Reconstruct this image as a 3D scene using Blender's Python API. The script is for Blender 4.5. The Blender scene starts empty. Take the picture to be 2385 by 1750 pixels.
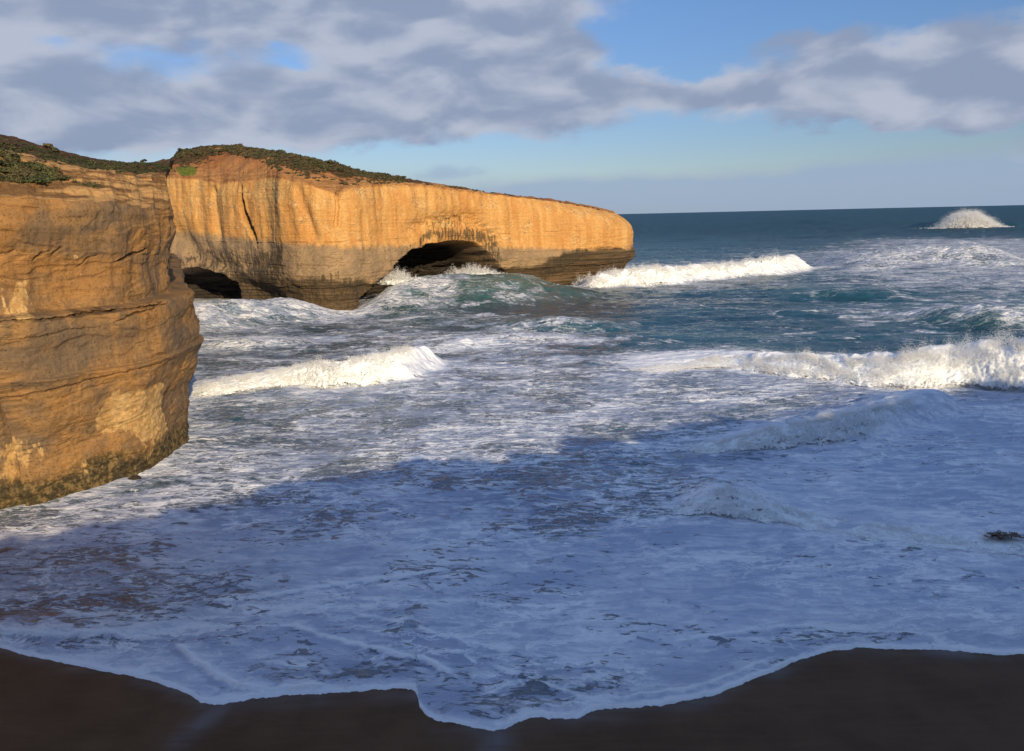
import bpy, math, random
import numpy as np
from mathutils import Matrix, Vector

random.seed(7)
rng = np.random.default_rng(7)
scene = bpy.context.scene
COL = scene.collection

# ------------------------------------------------------------------ camera
F = 769.0; W, H = 1024.0, 751.0; K = 1024.0 / 2251.0
EYE = np.array([0.0, 0.0, 30.0])
PITCH = math.atan(160.7 / F); ROLL = math.atan(21.0 / 955.0)
fw = np.array([0, math.cos(PITCH), -math.sin(PITCH)])
rt0 = np.array([1.0, 0, 0]); up0 = np.cross(rt0, fw)
rt = math.cos(ROLL) * rt0 - math.sin(ROLL) * up0
up = math.sin(ROLL) * rt0 + math.cos(ROLL) * up0

cam_d = bpy.data.cameras.new('camera'); cam = bpy.data.objects.new('camera', cam_d); COL.objects.link(cam)
cam_d.sensor_width = 36.0; cam_d.lens = F * 36.0 / W; cam_d.clip_end = 60000; cam_d.clip_start = 0.5
M = Matrix.Identity(4)
for i in range(3):
    M[i][0] = rt[i]; M[i][1] = up[i]; M[i][2] = -fw[i]; M[i][3] = EYE[i]
cam.matrix_world = M
scene.camera = cam


def ray(x, y):
    """sight line to an image point (image pixels, 2251 wide)"""
    u = (x * K - W / 2) / F; v = (H / 2 - y * K) / F
    d = fw + u * rt + v * up
    return d / np.linalg.norm(d)


def ground(x, y, z=0.0):
    d = ray(x, y); t = (z - EYE[2]) / d[2]
    return EYE + t * d


def at_depth(x, y, D):
    d = ray(x, y)
    return EYE + d * (D / d[1])


def proj(P):
    P = np.asarray(P, float) - EYE
    c = P @ fw
    return np.stack([(W / 2 + F * (P @ rt) / c) / K, (H / 2 - F * (P @ up) / c) / K], -1)


def z_on(X, Y, lx, ly):
    """height at plan point (X,Y) that meets the line given in image coordinates"""
    z = np.full(np.shape(X), 30.0)
    dep = np.maximum(np.asarray(Y) * fw[1], 5.0)
    for _ in range(8):
        q = proj(np.stack([X, Y, z], -1))
        z = z + (q[..., 1] - np.interp(q[..., 0], lx, ly)) * K * dep / F
    return z


# ------------------------------------------------------------------ numpy noise
_ang = rng.random(1024) * 2 * np.pi
_GX, _GY = np.cos(_ang).astype(np.float32), np.sin(_ang).astype(np.float32)


def _h(ix, iy, s):
    h = (ix.astype(np.uint32) * np.uint32(374761393) + iy.astype(np.uint32) * np.uint32(668265263) + np.uint32((s * 2246822519) & 0xffffffff))
    h = (h ^ (h >> np.uint32(13))) * np.uint32(1274126177)
    return ((h ^ (h >> np.uint32(16))) & np.uint32(1023)).astype(np.int32)


def pn(x, y, seed=0):
    x = np.asarray(x, np.float64); y = np.asarray(y, np.float64)
    xi = np.floor(x); yi = np.floor(y)
    fx = (x - xi).astype(np.float32); fy = (y - yi).astype(np.float32)
    ix = xi.astype(np.int64); iy = yi.astype(np.int64)
    u = fx * fx * fx * (fx * (fx * 6 - 15) + 10); v = fy * fy * fy * (fy * (fy * 6 - 15) + 10)
    def g(dx, dy):
        k = _h(ix + dx, iy + dy, seed)
        return _GX[k] * (fx - dx) + _GY[k] * (fy - dy)
    a = g(0, 0); b = g(1, 0); c = g(0, 1); d = g(1, 1)
    return 1.5 * ((a + (b - a) * u) * (1 - v) + (c + (d - c) * u) * v)


def fbm(x, y, o=4, seed=0, gain=.5, lac=2.03):
    r = 0; a = 1.0; t = 0
    for i in range(o):
        r = r + a * pn(x, y, seed + i * 17); t += a
        x = x * lac + 3.7; y = y * lac + 1.3; a *= gain
    return r / t * 1.3


def sst(a, b, x):
    t = np.clip((x - a) / (b - a), 0, 1)
    return t * t * (3 - 2 * t)


# ------------------------------------------------------------------ mesh helpers
def mesh_obj(name, V, Fc, mat=None, parent=None, smooth=True, attrs=None, link=True):
    V = np.asarray(V, np.float32).reshape(-1, 3); Fc = np.asarray(Fc, np.int32)
    me = bpy.data.meshes.new(name)
    n = Fc.shape[1]
    me.vertices.add(len(V)); me.vertices.foreach_set('co', V.ravel())
    me.loops.add(Fc.size); me.loops.foreach_set('vertex_index', Fc.ravel())
    me.polygons.add(len(Fc))
    me.polygons.foreach_set('loop_start', np.arange(0, Fc.size, n, dtype=np.int32))
    me.polygons.foreach_set('use_smooth', np.full(len(Fc), smooth, dtype=bool))
    me.update(calc_edges=True)
    for k, a in (attrs or {}).items():
        at = me.attributes.new(k, 'FLOAT', 'POINT')
        at.data.foreach_set('value', np.asarray(a, np.float32).ravel())
    if mat: me.materials.append(mat)
    o = bpy.data.objects.new(name, me)
    if link: COL.objects.link(o)
    if parent is not None: o.parent = parent
    return o


def grid_faces(nr, nc):
    i = np.arange(nr * nc).reshape(nr, nc)
    return np.stack([i[:-1, :-1], i[:-1, 1:], i[1:, 1:], i[1:, :-1]], -1).reshape(-1, 4)


def tag(o, label=None, cat=None, group=None, kind=None):
    if label: o['label'] = label
    if cat: o['category'] = cat
    if group: o['group'] = group
    if kind: o['kind'] = kind
    return o


def empty(name, loc=(0, 0, 0)):
    o = bpy.data.objects.new(name, None); COL.objects.link(o); o.location = loc
    return o


# ------------------------------------------------------------------ node helpers
class NT:
    def __init__(s, nt): s.nt = nt; s.n = nt.nodes; s.l = nt.links
    def _in(s, sock, v):
        if v is None: return
        if isinstance(v, bpy.types.NodeSocket): s.l.new(v, sock)
        elif isinstance(v, (tuple, list)) and sock.type == 'RGBA' and len(v) == 3: sock.default_value = (*v, 1)
        else: sock.default_value = v
    def math(s, op, a, b=None, c=None, clamp=False):
        n = s.n.new('ShaderNodeMath'); n.operation = op; n.use_clamp = clamp
        for k, v in enumerate((a, b, c)): s._in(n.inputs[k], v)
        return n.outputs[0]
    def vmath(s, op, a, b=None, c=None):
        n = s.n.new('ShaderNodeVectorMath'); n.operation = op
        for k, v in enumerate((a, b, c)):
            if v is not None: s._in(n.inputs[k], v)
        return n.outputs['Value'] if op in ('DOT_PRODUCT', 'LENGTH', 'DISTANCE') else n.outputs[0]
    def mix(s, f, a, b, blend='MIX'):
        n = s.n.new('ShaderNodeMix'); n.data_type = 'RGBA'; n.blend_type = blend; n.clamp_factor = True
        s._in(n.inputs[0], f); s._in(n.inputs[6], a); s._in(n.inputs[7], b)
        return n.outputs[2]
    def mixf(s, f, a, b):
        n = s.n.new('ShaderNodeMix'); n.data_type = 'FLOAT'; n.clamp_factor = True
        s._in(n.inputs[0], f); s._in(n.inputs[2], a); s._in(n.inputs[3], b)
        return n.outputs[0]
    def mr(s, v, a, b, c=0.0, d=1.0, smooth=True):
        n = s.n.new('ShaderNodeMapRange'); n.interpolation_type = 'SMOOTHSTEP' if smooth else 'LINEAR'
        for k, x in enumerate((v, a, b, c, d)): s._in(n.inputs[k], x)
        return n.outputs[0]
    def noise(s, vec, scale, detail=4, rough=.5, dist=0.0, lac=2.0):
        n = s.n.new('ShaderNodeTexNoise')
        s._in(n.inputs['Vector'], vec); n.inputs['Scale'].default_value = scale; n.inputs['Detail'].default_value = detail
        n.inputs['Roughness'].default_value = rough; n.inputs['Distortion'].default_value = dist; n.inputs['Lacunarity'].default_value = lac
        return n.outputs[0]
    def vor(s, vec, scale, feature='DISTANCE_TO_EDGE', rnd=1.0):
        n = s.n.new('ShaderNodeTexVoronoi'); n.feature = feature
        s._in(n.inputs['Vector'], vec); n.inputs['Scale'].default_value = scale; n.inputs['Randomness'].default_value = rnd
        return n.outputs['Distance']
    def attr(s, name):
        n = s.n.new('ShaderNodeAttribute'); n.attribute_name = name
        return n.outputs['Fac']
    def pos(s):
        return s.n.new('ShaderNodeNewGeometry').outputs['Position']
    def xyz(s, v):
        n = s.n.new('ShaderNodeSeparateXYZ'); s._in(n.inputs[0], v); return n.outputs
    def comb(s, x, y, z):
        n = s.n.new('ShaderNodeCombineXYZ')
        for k, v in enumerate((x, y, z)): s._in(n.inputs[k], v)
        return n.outputs[0]
    def bump(s, h, strength, dist, normal=None):
        n = s.n.new('ShaderNodeBump'); n.inputs['Strength'].default_value = strength; n.inputs['Distance'].default_value = dist
        s._in(n.inputs['Height'], h); s._in(n.inputs['Normal'], normal)
        return n.outputs[0]


def new_mat(name):
    m = bpy.data.materials.new(name); m.use_nodes = True
    t = NT(m.node_tree); b = m.node_tree.nodes['Principled BSDF']
    return m, t, b


# ------------------------------------------------------------------ light
SUN_AZ = math.atan2(0.42, -0.907)      # direction towards the sun, from +Y towards +X
SUN_EL = math.radians(17.8)
S = np.array([math.cos(SUN_EL) * math.sin(SUN_AZ), math.cos(SUN_EL) * math.cos(SUN_AZ), math.sin(SUN_EL)])
sd = bpy.data.lights.new('sun', 'SUN'); sd.energy = 4.3; sd.angle = math.radians(0.5); sd.color = (1.0, 0.80, 0.52)
so = bpy.data.objects.new('sun', sd); COL.objects.link(so)
so.rotation_euler = Vector(S).to_track_quat('Z', 'Y').to_euler()

world = bpy.data.worlds.new('World'); scene.world = world; world.use_nodes = True
def build_world():
    t = NT(world.node_tree); bg = t.n['Background']
    sky = t.n.new('ShaderNodeTexSky'); sky.sky_type = 'NISHITA'; sky.sun_disc = False
    sky.sun_elevation = SUN_EL; sky.sun_rotation = SUN_AZ
    sky.air_density = 1.0; sky.dust_density = 0.4; sky.ozone_density = 2.2; sky.altitude = 0
    d = t.n.new('ShaderNodeTexCoord').outputs['Generated']
    o = t.xyz(d)
    az = t.math('MULTIPLY', t.math('ARCTAN2', o[0], o[1]), 57.2958)
    el = t.math('MULTIPLY', t.math('ARCSINE', o[2]), 57.2958)
    # cloud deck coordinates
    zz = t.math('ADD', t.math('MAXIMUM', o[2], 0.0), 0.10)
    deck = t.comb(t.math('DIVIDE', o[0], zz), t.math('DIVIDE', o[1], zz), 0.0)
    ang = t.comb(az, el, 0.0)
    w1 = t.noise(t.vmath('MULTIPLY', ang, (.16, .34, 1)), 1.0, 5, .55)
    w2 = t.noise(t.vmath('MULTIPLY_ADD', ang, (.16, .34, 1), (31.7, 11.3, 4)), 1.0, 5, .55)
    wx = t.math('MULTIPLY_ADD', w1, 9.0, -4.5); wy = t.math('MULTIPLY_ADD', w2, 4.6, -2.3)
    q = t.vmath('ADD', ang, t.comb(wx, wy, 0.0))
    def angs(x, y):
        r = ray(x, y); return math.degrees(math.atan2(r[0], r[1])), math.degrees(math.asin(r[2]))
    blobs = [  # image x, y, half width, half height, weight
        (350, -10, 900, 75, 1.0), (480, 170, 420, 60, .35), (700, 60, 330, 45, .5), (1060, 70, 230, 110, 1.15), (1190, 110, 150, 60, .6),
        (120, 240, 330, 80, .95), (420, 290, 380, 45, .8), (680, 225, 280, 65, 1.0), (860, 250, 140, 50, .5),
        (1120, 235, 170, 60, 1.1), (1060, 180, 160, 45, .7), (1500, 215, 200, 42, 1.15), (1390, 190, 110, 30, .5),
        (1890, 155, 280, 58, 1.1), (2120, 190, 250, 66, 1.05), (1700, 205, 150, 32, .7), (2030, 258, 240, 18, .8), (1760, 85, 170, 30, .4),
        (2600, 150, 350, 120, 1.0), (-400, 150, 450, 200, 1.0),
        (330, 130, 110, 26, -.45), (430, 165, 70, 22, -.35), (640, 138, 50, 20, -.55), (470, 235, 45, 15, -.55), (260, 170, 80, 18, -.35), (20, 205, 60, 18, -.5), (120, 90, 60, 14, -.3),
        (1480, 90, 110, 80, -.8), (1750, 20, 500, 40, -.7), (960, 250, 45, 35, -.6), (1330, 275, 100, 30, -.3), (1500, 330, 800, 26, -.6)]
    acc = 0.0
    for (x, y, rx, ry, wt) in blobs:
        a, e = angs(x, y); sx = 1 / (rx * K / F * 57.3); sy = 1 / (ry * K / F * 57.3)
        v = t.vmath('MULTIPLY_ADD', q, (sx, sy, 0), (-a * sx, -e * sy, 0))
        g = t.math('POWER', math.exp(-1), t.vmath('DOT_PRODUCT', v, v))
        acc = t.math('MULTIPLY_ADD', g, wt, acc)
    # elsewhere in the sky (overhead, behind): unseen noise cloud, cover raised to brighten the shade
    front = t.mr(t.math('ABSOLUTE', az), 45.0, 75.0, 1.0, 0.0)
    front = t.math('MULTIPLY', front, t.mr(el, 17.0, 28.0, 1.0, 0.0))
    gen = t.mr(t.noise(deck, .9, 4, .5), .34, .52, 0, 1.2)
    n_f = t.noise(t.vmath('MULTIPLY', ang, (.24, .52, 1)), 1.0, 7, .55, .4)
    cov = t.math('ADD', t.mixf(front, gen, acc), t.math('MULTIPLY_ADD', n_f, 1.25, -.625))
    den = t.mr(cov, .05, .95, 0, .96)
    # low haze bank over the sea
    bank = 0.0
    for (x, y, rx, ry, wt) in [(1750, 440, 900, 55, .8), (2300, 385, 500, 48, .8), (1300, 415, 250, 28, .45), (980, 380, 60, 14, .55), (700, 420, 500, 40, .3)]:
        a, e = angs(x, y); sx = 1 / (rx * K / F * 57.3); sy = 1 / (ry * K / F * 57.3)
        q2 = t.vmath('ADD', ang, t.comb(wx, t.math('MULTIPLY', wy, .28), 0.0))
        v = t.vmath('MULTIPLY_ADD', q2, (sx, sy, 0), (-a * sx, -e * sy, 0))
        d2 = t.vmath('DOT_PRODUCT', v, v)
        bank = t.math('MULTIPLY_ADD', t.math('POWER', math.exp(-1), t.math('MULTIPLY', d2, d2)), wt, bank)
    bank = t.math('MINIMUM', bank, .85)
    # cloud body tone: modelled light from low sun behind the viewer
    tone = t.noise(t.vmath('MULTIPLY', ang, (.14, .33, 1)), 1.0, 5, .46, .3)
    tone2 = t.noise(t.vmath('MULTIPLY_ADD', ang, (.15, .34, 1), (.04, .26, 0)), 1.0, 5, .52, .3)
    sh = t.math('MULTIPLY_ADD', t.math('SUBTRACT', tone, tone2), 1.5, t.math('MULTIPLY_ADD', tone, 1.3, -.15))
    sh = t.math('SUBTRACT', sh, t.math('MULTIPLY', t.mr(cov, .5, 1.9), .12))
    ccol = t.mix(t.mr(sh, .12, .85), (.215, .262, .372), (.372, .405, .49))
    ccol = t.mix(front, (.175, .268, .475), ccol)      # unseen cloud veil overhead, added to light the shaded foam blue
    skyc = t.vmath('SCALE', sky.outputs[0]); t.n[-1].inputs['Scale'].default_value = 0.10
    tint = t.vmath('MULTIPLY', skyc, t.mix(t.mr(el, 3.0, 16.0), (.55, .61, .79), (.60, .72, .96)))
    # real sky to the cloud layer, all in one background of strength 0.1
    c = t.mix(bank, tint, (.25, .33, .46))
    c = t.mix(den, c, ccol)
    c = t.vmath('SCALE', c); t.n[-1].inputs['Scale'].default_value = 10.0
    t.l.new(c, bg.inputs['Color']); bg.inputs['Strength'].default_value = 0.10
build_world()

vs = scene.view_settings
vs.view_transform = 'Standard'; vs.look = 'None'; vs.gamma = 1.0; vs.exposure = 0.35; vs.use_curve_mapping = False
scene.render.engine = 'CYCLES'
scene.cycles.use_denoising = True
scene.cycles.max_bounces = 6; scene.cycles.diffuse_bounces = 3; scene.cycles.glossy_bounces = 3
scene.cycles.transparent_max_bounces = 24


# ------------------------------------------------------------------ materials
def mat_rock(name, kind):
    m, t, b = new_mat(name)
    p = t.pos(); o = t.xyz(p)
    z = o[2]
    pale = t.attr('pale'); dark = t.attr('dark'); soil = t.attr('soil'); cave = t.attr('cave'); seam = t.attr('seam')
    st = t.vmath('MULTIPLY', p, (.55, .55, .045))
    if kind == 'near': st = t.vmath('MULTIPLY', p, (1.0, 1.0, .16))
    streak = t.noise(st, 1.0, 6, .6)
    streak2 = t.noise(t.vmath('MULTIPLY', p, (.28, .28, .02)), 1.0, 3, .5)
    blot = t.noise(t.vmath('MULTIPLY', p, (.16, .16, .22)), 1.0, 7, .6)
    fine = t.noise(p, 1.7, 8, .65)
    strata = t.noise(t.comb(t.math('MULTIPLY', o[0], .02), t.math('MULTIPLY', o[1], .02), t.math('MULTIPLY_ADD', fine, .25, z)), 1.6, 5, .7)
    if kind == 'far':
        zj = t.math('ADD', t.math('MULTIPLY_ADD', o[0], .075, z), t.math('MULTIPLY_ADD', streak, 4.0, -2.0))
        up_ = t.mix(t.mr(streak, .30, .70), (.54, .265, .080), (.63, .365, .13))
        up_ = t.mix(t.math('MULTIPLY', t.mr(streak2, .46, .66), .6), up_, (.47, .215, .062))
        up_ = t.mix(t.math('MULTIPLY', t.mr(blot, .5, .75), .55), up_, (.70, .47, .22))
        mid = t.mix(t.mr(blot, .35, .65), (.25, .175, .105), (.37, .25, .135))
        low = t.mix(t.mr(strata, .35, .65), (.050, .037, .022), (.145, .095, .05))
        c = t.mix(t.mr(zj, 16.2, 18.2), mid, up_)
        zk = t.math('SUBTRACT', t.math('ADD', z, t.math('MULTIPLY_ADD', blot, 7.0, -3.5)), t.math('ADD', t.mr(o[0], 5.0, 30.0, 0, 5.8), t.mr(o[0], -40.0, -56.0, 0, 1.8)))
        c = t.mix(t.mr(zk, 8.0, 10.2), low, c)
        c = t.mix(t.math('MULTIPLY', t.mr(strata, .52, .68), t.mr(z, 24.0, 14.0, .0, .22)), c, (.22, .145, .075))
    else:
        c = t.mix(t.mr(blot, .38, .62), (.185, .120, .066), (.335, .185, .070))
        c = t.mix(t.math('MULTIPLY', t.mr(streak, .5, .72), .6), c, (.17, .105, .05))
        c = t.mix(t.math('MULTIPLY', t.mr(streak2, .52, .68), .5), c, (.42, .225, .075))
        big = t.noise(t.vmath('MULTIPLY', p, (.085, .085, .13)), 1.0, 4, .55, .5)
        c = t.mix(t.math('MULTIPLY', t.mr(big, .50, .62), .8), c, (.155, .112, .072))
        c = t.mix(t.math('MULTIPLY', t.mr(big, .46, .36), .7), c, (.37, .185, .058))
        zk = t.math('ADD', z, t.math('MULTIPLY_ADD', blot, 5.0, -2.5))
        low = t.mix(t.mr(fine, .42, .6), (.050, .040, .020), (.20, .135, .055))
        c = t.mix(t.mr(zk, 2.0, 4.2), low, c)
        c = t.mix(t.math('MULTIPLY', t.mr(strata, .52, .66), .3), c, (.15, .095, .05))
    # fine broken bedding lines and pitting
    bl = t.noise(t.comb(t.math('MULTIPLY', o[0], .22), t.math('MULTIPLY', o[1], .22), t.math('MULTIPLY_ADD', fine, .5, t.math('MULTIPLY', z, 1.6 if kind == 'near' else 1.0))), 1.0, 3, .6)
    blm = t.math('MULTIPLY', t.mr(t.math('ABSOLUTE', t.math('SUBTRACT', bl, .5)), .004, .018, 1.0, 0.0), t.mr(blot, .52, .66))
    c = t.mix(t.math('MULTIPLY', blm, .55 if kind == 'near' else .30), c, (.07, .042, .022))
    pit = t.noise(t.vmath('MULTIPLY', p, (1, 1, 1.6)), 5.0 if kind == 'near' else 2.2, 4, .6)
    c = t.mix(t.mr(pit, .62, .74, 0, .5), c, (.08, .05, .026))
    # pale flaked patches with ragged edges
    pm = t.mr(t.math('ADD', pale, t.math('MULTIPLY_ADD', t.noise(t.vmath('MULTIPLY', p, (.9, .9, .22)), 1.0, 7, .66), 2.0, -1.0)), .40, .66)
    pcol = t.mix(t.mr(t.math('ADD', t.math('MULTIPLY', fine, .4), t.math('MULTIPLY', streak, .6)), .36, .62), (.44, .25, .085), (.62, .41, .175))
    c = t.mix(t.math('MULTIPLY', pm, .85), c, pcol)
    # black algae streaks
    al = t.noise(t.vmath('MULTIPLY', p, (1.1, 1.1, .17)), 1.0, 6, .62)
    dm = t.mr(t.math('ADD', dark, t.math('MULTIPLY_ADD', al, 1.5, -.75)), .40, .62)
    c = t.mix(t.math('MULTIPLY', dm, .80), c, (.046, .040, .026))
    # bedding seams
    c = t.mix(t.math('MULTIPLY', seam, .75), c, (.045, .028, .016))
    # wet rock, with the shade of the cave recesses painted into its colour
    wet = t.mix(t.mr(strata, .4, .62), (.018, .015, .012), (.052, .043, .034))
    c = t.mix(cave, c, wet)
    # soil wash over the lip
    sm = t.mr(t.math('ADD', soil, t.math('MULTIPLY_ADD', fine, .9, -.45)), .38, .62)
    scol = t.mix(t.mr(blot, .38, .62), (.27, .115, .042), (.40, .20, .075))
    c = t.mix(sm, c, scol)
    # fine grain
    c = t.mix(t.mr(fine, .62, .36, 0, .38), c, t.mix(.5, c, (.03, .02, .012)))
    t.l.new(c, b.inputs['Base Color'])
    b.inputs['Roughness'].default_value = .9; b.inputs['Specular IOR Level'].default_value = .15
    h = t.math('ADD', t.math('MULTIPLY', fine, .6), t.math('MULTIPLY', strata, .6 if kind == 'far' else .22))
    h = t.math('SUBTRACT', t.math('ADD', h, t.math('MULTIPLY', streak, .5)), t.math('ADD', t.math('MULTIPLY', blm, .35), t.math('MULTIPLY', t.mr(pit, .6, .74), .3)))
    t.l.new(t.bump(h, 1.0 if kind == 'near' else .8, .38 if kind == 'near' else .6), b.inputs['Normal'])
    return m


def mat_soil(name, kind):
    m, t, b = new_mat(name)
    p = t.pos()
    heath = t.attr('heath'); rubble = t.attr('rubble')
    big = t.noise(p, .09, 5, .6); fine = t.noise(p, 1.3, 8, .68)
    band = t.noise(t.vmath('MULTIPLY', p, (.15, .15, 1.3)), 1.0, 6, .6)
    c = t.mix(t.mr(big, .38, .62), (.28, .115, .045), (.37, .175, .065))
    if kind == 'near': c = t.mix(t.mr(band, .38, .6), (.22, .125, .05), (.42, .245, .095))
    rb = t.mix(t.mr(band, .40, .58), (.20, .105, .042), (.52, .30, .115))
    c = t.mix(rubble, c, rb)
    hm = t.mr(t.math('ADD', heath, t.math('MULTIPLY_ADD', fine, 1.0, -.5)), .35, .62)
    hc = t.mix(t.mr(fine, .38, .62), (.045, .026, .016), (.125, .068, .034))
    hc = t.mix(t.math('MULTIPLY', t.mr(big, .5, .66), .5), hc, (.13, .11, .05))
    c = t.mix(hm, c, hc)
    t.l.new(c, b.inputs['Base Color']); b.inputs['Roughness'].default_value = .95; b.inputs['Specular IOR Level'].default_value = .1
    t.l.new(t.bump(t.math('ADD', fine, t.math('MULTIPLY', band, .5)), .9, .6), b.inputs['Normal'])
    return m


def mat_leaf(name, c1, c2, c3):
    m, t, b = new_mat(name)
    p = t.pos()
    n = t.noise(p, .55, 3, .6); n2 = t.noise(p, 4.0, 2, .5)
    rnd = t.n.new('ShaderNodeObjectInfo').outputs['Random']
    c = t.mix(t.mr(n, .38, .62), c1, c2)
    c = t.mix(t.mr(rnd, .25, 1.0, 0, .65), c, (.115, .085, .045))
    c = t.mix(t.math('MULTIPLY', t.mr(n2, .5, .7), .7), c, c3)
    t.l.new(c, b.inputs['Base Color']); b.inputs['Roughness'].default_value = .75; b.inputs['Specular IOR Level'].default_value = .2
    return m


def mat_foam(name):
    m, t, b = new_mat(name)
    p = t.pos()
    n = t.noise(p, 1.6, 7, .62); n2 = t.noise(p, .45, 5, .6)
    c = t.mix(t.mr(n, .32, .6), (.74, .78, .80), (.88, .89, .88))
    c = t.mix(t.mr(n2, .62, .40, 0, .25), c, (.52, .61, .65))
    edge = t.attr('edge')
    lace = t.noise(t.vmath('MULTIPLY', p, (1, 1, 1.2)), 2.3, 7, .66)
    a = t.mr(t.math('ADD', edge, t.math('MULTIPLY_ADD', lace, 2.0, -1.0)), .34, .56)
    t.l.new(c, b.inputs['Base Color']); b.inputs['Roughness'].default_value = .8
    b.inputs['Specular IOR Level'].default_value = .15
    t.l.new(a, b.inputs['Alpha'])
    t.l.new(t.bump(n, .45, .35), b.inputs['Normal'])
    return m


def mat_spray(name):
    m, t, b = new_mat(name)
    b.inputs['Base Color'].default_value = (.94, .94, .93, 1); b.inputs['Roughness'].default_value = .7
    tr = t.n.new('ShaderNodeBsdfTranslucent'); tr.inputs[0].default_value = (.93, .93, .92, 1)
    mx = t.n.new('ShaderNodeMixShader'); mx.inputs[0].default_value = .45
    t.l.new(b.outputs[0], mx.inputs[1]); t.l.new(tr.outputs[0], mx.inputs[2])
    t.l.new(mx.outputs[0], t.n['Material Output'].inputs[0])
    return m


def mat_water():
    m, t, b = new_mat('sea_water')
    p = t.pos(); o = t.xyz(p)
    foam = t.attr('foam'); thick = t.attr('thick'); teal = t.attr('teal'); sand_reflect = t.attr('sand_reflect')
    p2 = t.comb(t.math('MULTIPLY', o[0], .72), o[1], t.math('MULTIPLY', o[2], .3))
    dist = t.vmath('LENGTH', p)
    # foam pattern: broad fbm + lacy cells
    warp = t.noise(p2, .22, 4, .6)
    pw = t.vmath('ADD', p2, t.comb(t.math('MULTIPLY', warp, 3.5), t.math('MULTIPLY', warp, -3.0), 0.0))
    n1 = t.noise(pw, .15, 7, .57, .9)
    n2 = t.noise(pw, .9, 6, .62, .6)
    v1 = t.vor(t.vmath('ADD', pw, t.comb(n2, n2, 0.0)), .55)
    v2 = t.vor(pw, 1.9)
    lace = t.math('SUBTRACT', t.mr(v1, .02, .42, .16, -.14), t.mr(v2, .02, .3, -.06, .05))
    n = t.math('ADD', t.mr(n1, .29, .71, 0, .80, False), t.mr(n2, .28, .72, 0, .20, False))
    n = t.math('ADD', n, t.math('MULTIPLY', lace, t.mr(dist, 60, 260, 1.0, .35)))
    th = t.math('SUBTRACT', 1.0, foam)
    soft = t.mr(dist, 60, 130, .08, .17)
    hole = t.mixf(t.mr(t.noise(p2, .35, 2, .5), .42, .58), t.noise(t.vmath('MULTIPLY', pw, (.5, 1.0, 1)), 2.6, 5, .62, .5), t.noise(t.vmath('MULTIPLY', pw, (.6, 1.0, 1)), 1.0, 6, .66, .5))
    clus = t.noise(p2, .11, 3, .5)
    hth = t.mr(foam, .74, .97, .41, .262, False)
    holes = t.math('MULTIPLY', t.mr(t.math('ADD', hole, t.math('MULTIPLY_ADD', clus, -.62, .31)), hth, t.math('ADD', hth, .05), 1.0, 0.0), t.mr(foam, 1.04, .98))
    mask = t.mr(n, t.math('SUBTRACT', th, soft), t.math('ADD', th, soft))
    mask = t.math('MULTIPLY', mask, t.math('MULTIPLY_ADD', holes, -.9, 1.0))
    # water body
    deep = t.mix(t.mr(t.noise(p2, .03, 4, .6), .35, .65), (.005, .040, .062), (.011, .068, .094))
    body = t.mix(teal, deep, (.022, .130, .112))
    body = t.mix(sand_reflect, body, (.105, .062, .036))
    # thin milky foam under the threshold (aerated water)
    milk = t.math('MULTIPLY', t.mr(n, t.math('SUBTRACT', th, .40), th), t.math('MULTIPLY_ADD', holes, -.62, .80))
    body = t.mix(t.math('MULTIPLY', milk, t.mr(foam, .15, .8)), body, (.40, .47, .60))
    # drawn-out foam filaments
    fw1 = t.vmath('ADD', p2, t.comb(t.math('MULTIPLY', warp, 9.0), t.math('MULTIPLY', n2, 2.5), 0.0))
    f1 = t.noise(t.vmath('MULTIPLY', fw1, (.10, .26, 1)), 1.0, 5, .55, .8)
    f2 = t.noise(t.vmath('MULTIPLY', fw1, (.28, .75, 1)), 1.0, 4, .55, .8)
    fil = t.math('MAXIMUM', t.mr(t.math('ABSOLUTE', t.math('SUBTRACT', f1, .5)), .0, .034, 1.0, 0.0), t.math('MULTIPLY', t.mr(t.math('ABSOLUTE', t.math('SUBTRACT', f2, .5)), .0, .04, 1.0, 0.0), .6))
    fil = t.math('MULTIPLY', fil, t.mr(t.noise(p2, .07, 3, .5), .36, .58))
    mask = t.math('MAXIMUM', mask, t.math('MULTIPLY', fil, t.mr(foam, .22, .50)))
    calm = t.mr(foam, .70, .90, 1.0, .52)
    var = t.math('ADD', t.math('MULTIPLY_ADD', n2, 1.5, -.75), t.math('MULTIPLY_ADD', t.noise(pw, .42, 5, .6), 1.3, -.65))
    rip = t.noise(t.vmath('MULTIPLY', pw, (.35, 1.6, 1)), .8, 5, .62, .8)
    tv = t.mr(t.math('ADD', t.math('ADD', thick, t.math('MULTIPLY', var, calm)), t.math('ADD', t.math('MULTIPLY_ADD', rip, 1.0, -.5), t.math('MULTIPLY', fil, t.mr(foam, .6, .95, .95, .40)))), .10, 1.05)
    fc = t.mix(tv, t.mix(t.mr(foam, .6, .9), (.28, .33, .44), (.42, .475, .60)), (.86, .87, .88))
    fc = t.mix(t.math('MULTIPLY', sand_reflect, .55), fc, (.42, .34, .29))
    c = t.mix(mask, body, fc)
    t.l.new(c, b.inputs['Base Color'])
    t.l.new(t.mixf(mask, t.mr(dist, 150, 1200, .13, .42), .75), b.inputs['Roughness'])
    t.l.new(t.mixf(mask, t.mr(dist, 300, 1500, .5, .22), .12), b.inputs['Specular IOR Level'])
    b.inputs['IOR'].default_value = 1.33
    # relief: ripples on clear water, froth on foam
    r1 = t.noise(p2, 1.1, 6, .6, .3); r0 = t.noise(t.vmath('MULTIPLY', p2, (1, 1.8, 1)), .28, 5, .62, .3)
    r = t.math('ADD', t.math('MULTIPLY', r0, t.mr(dist, 60, 700, .7, 11.0)), t.math('MULTIPLY', r1, t.mr(dist, 60, 400, .28, 1.1)))
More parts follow.
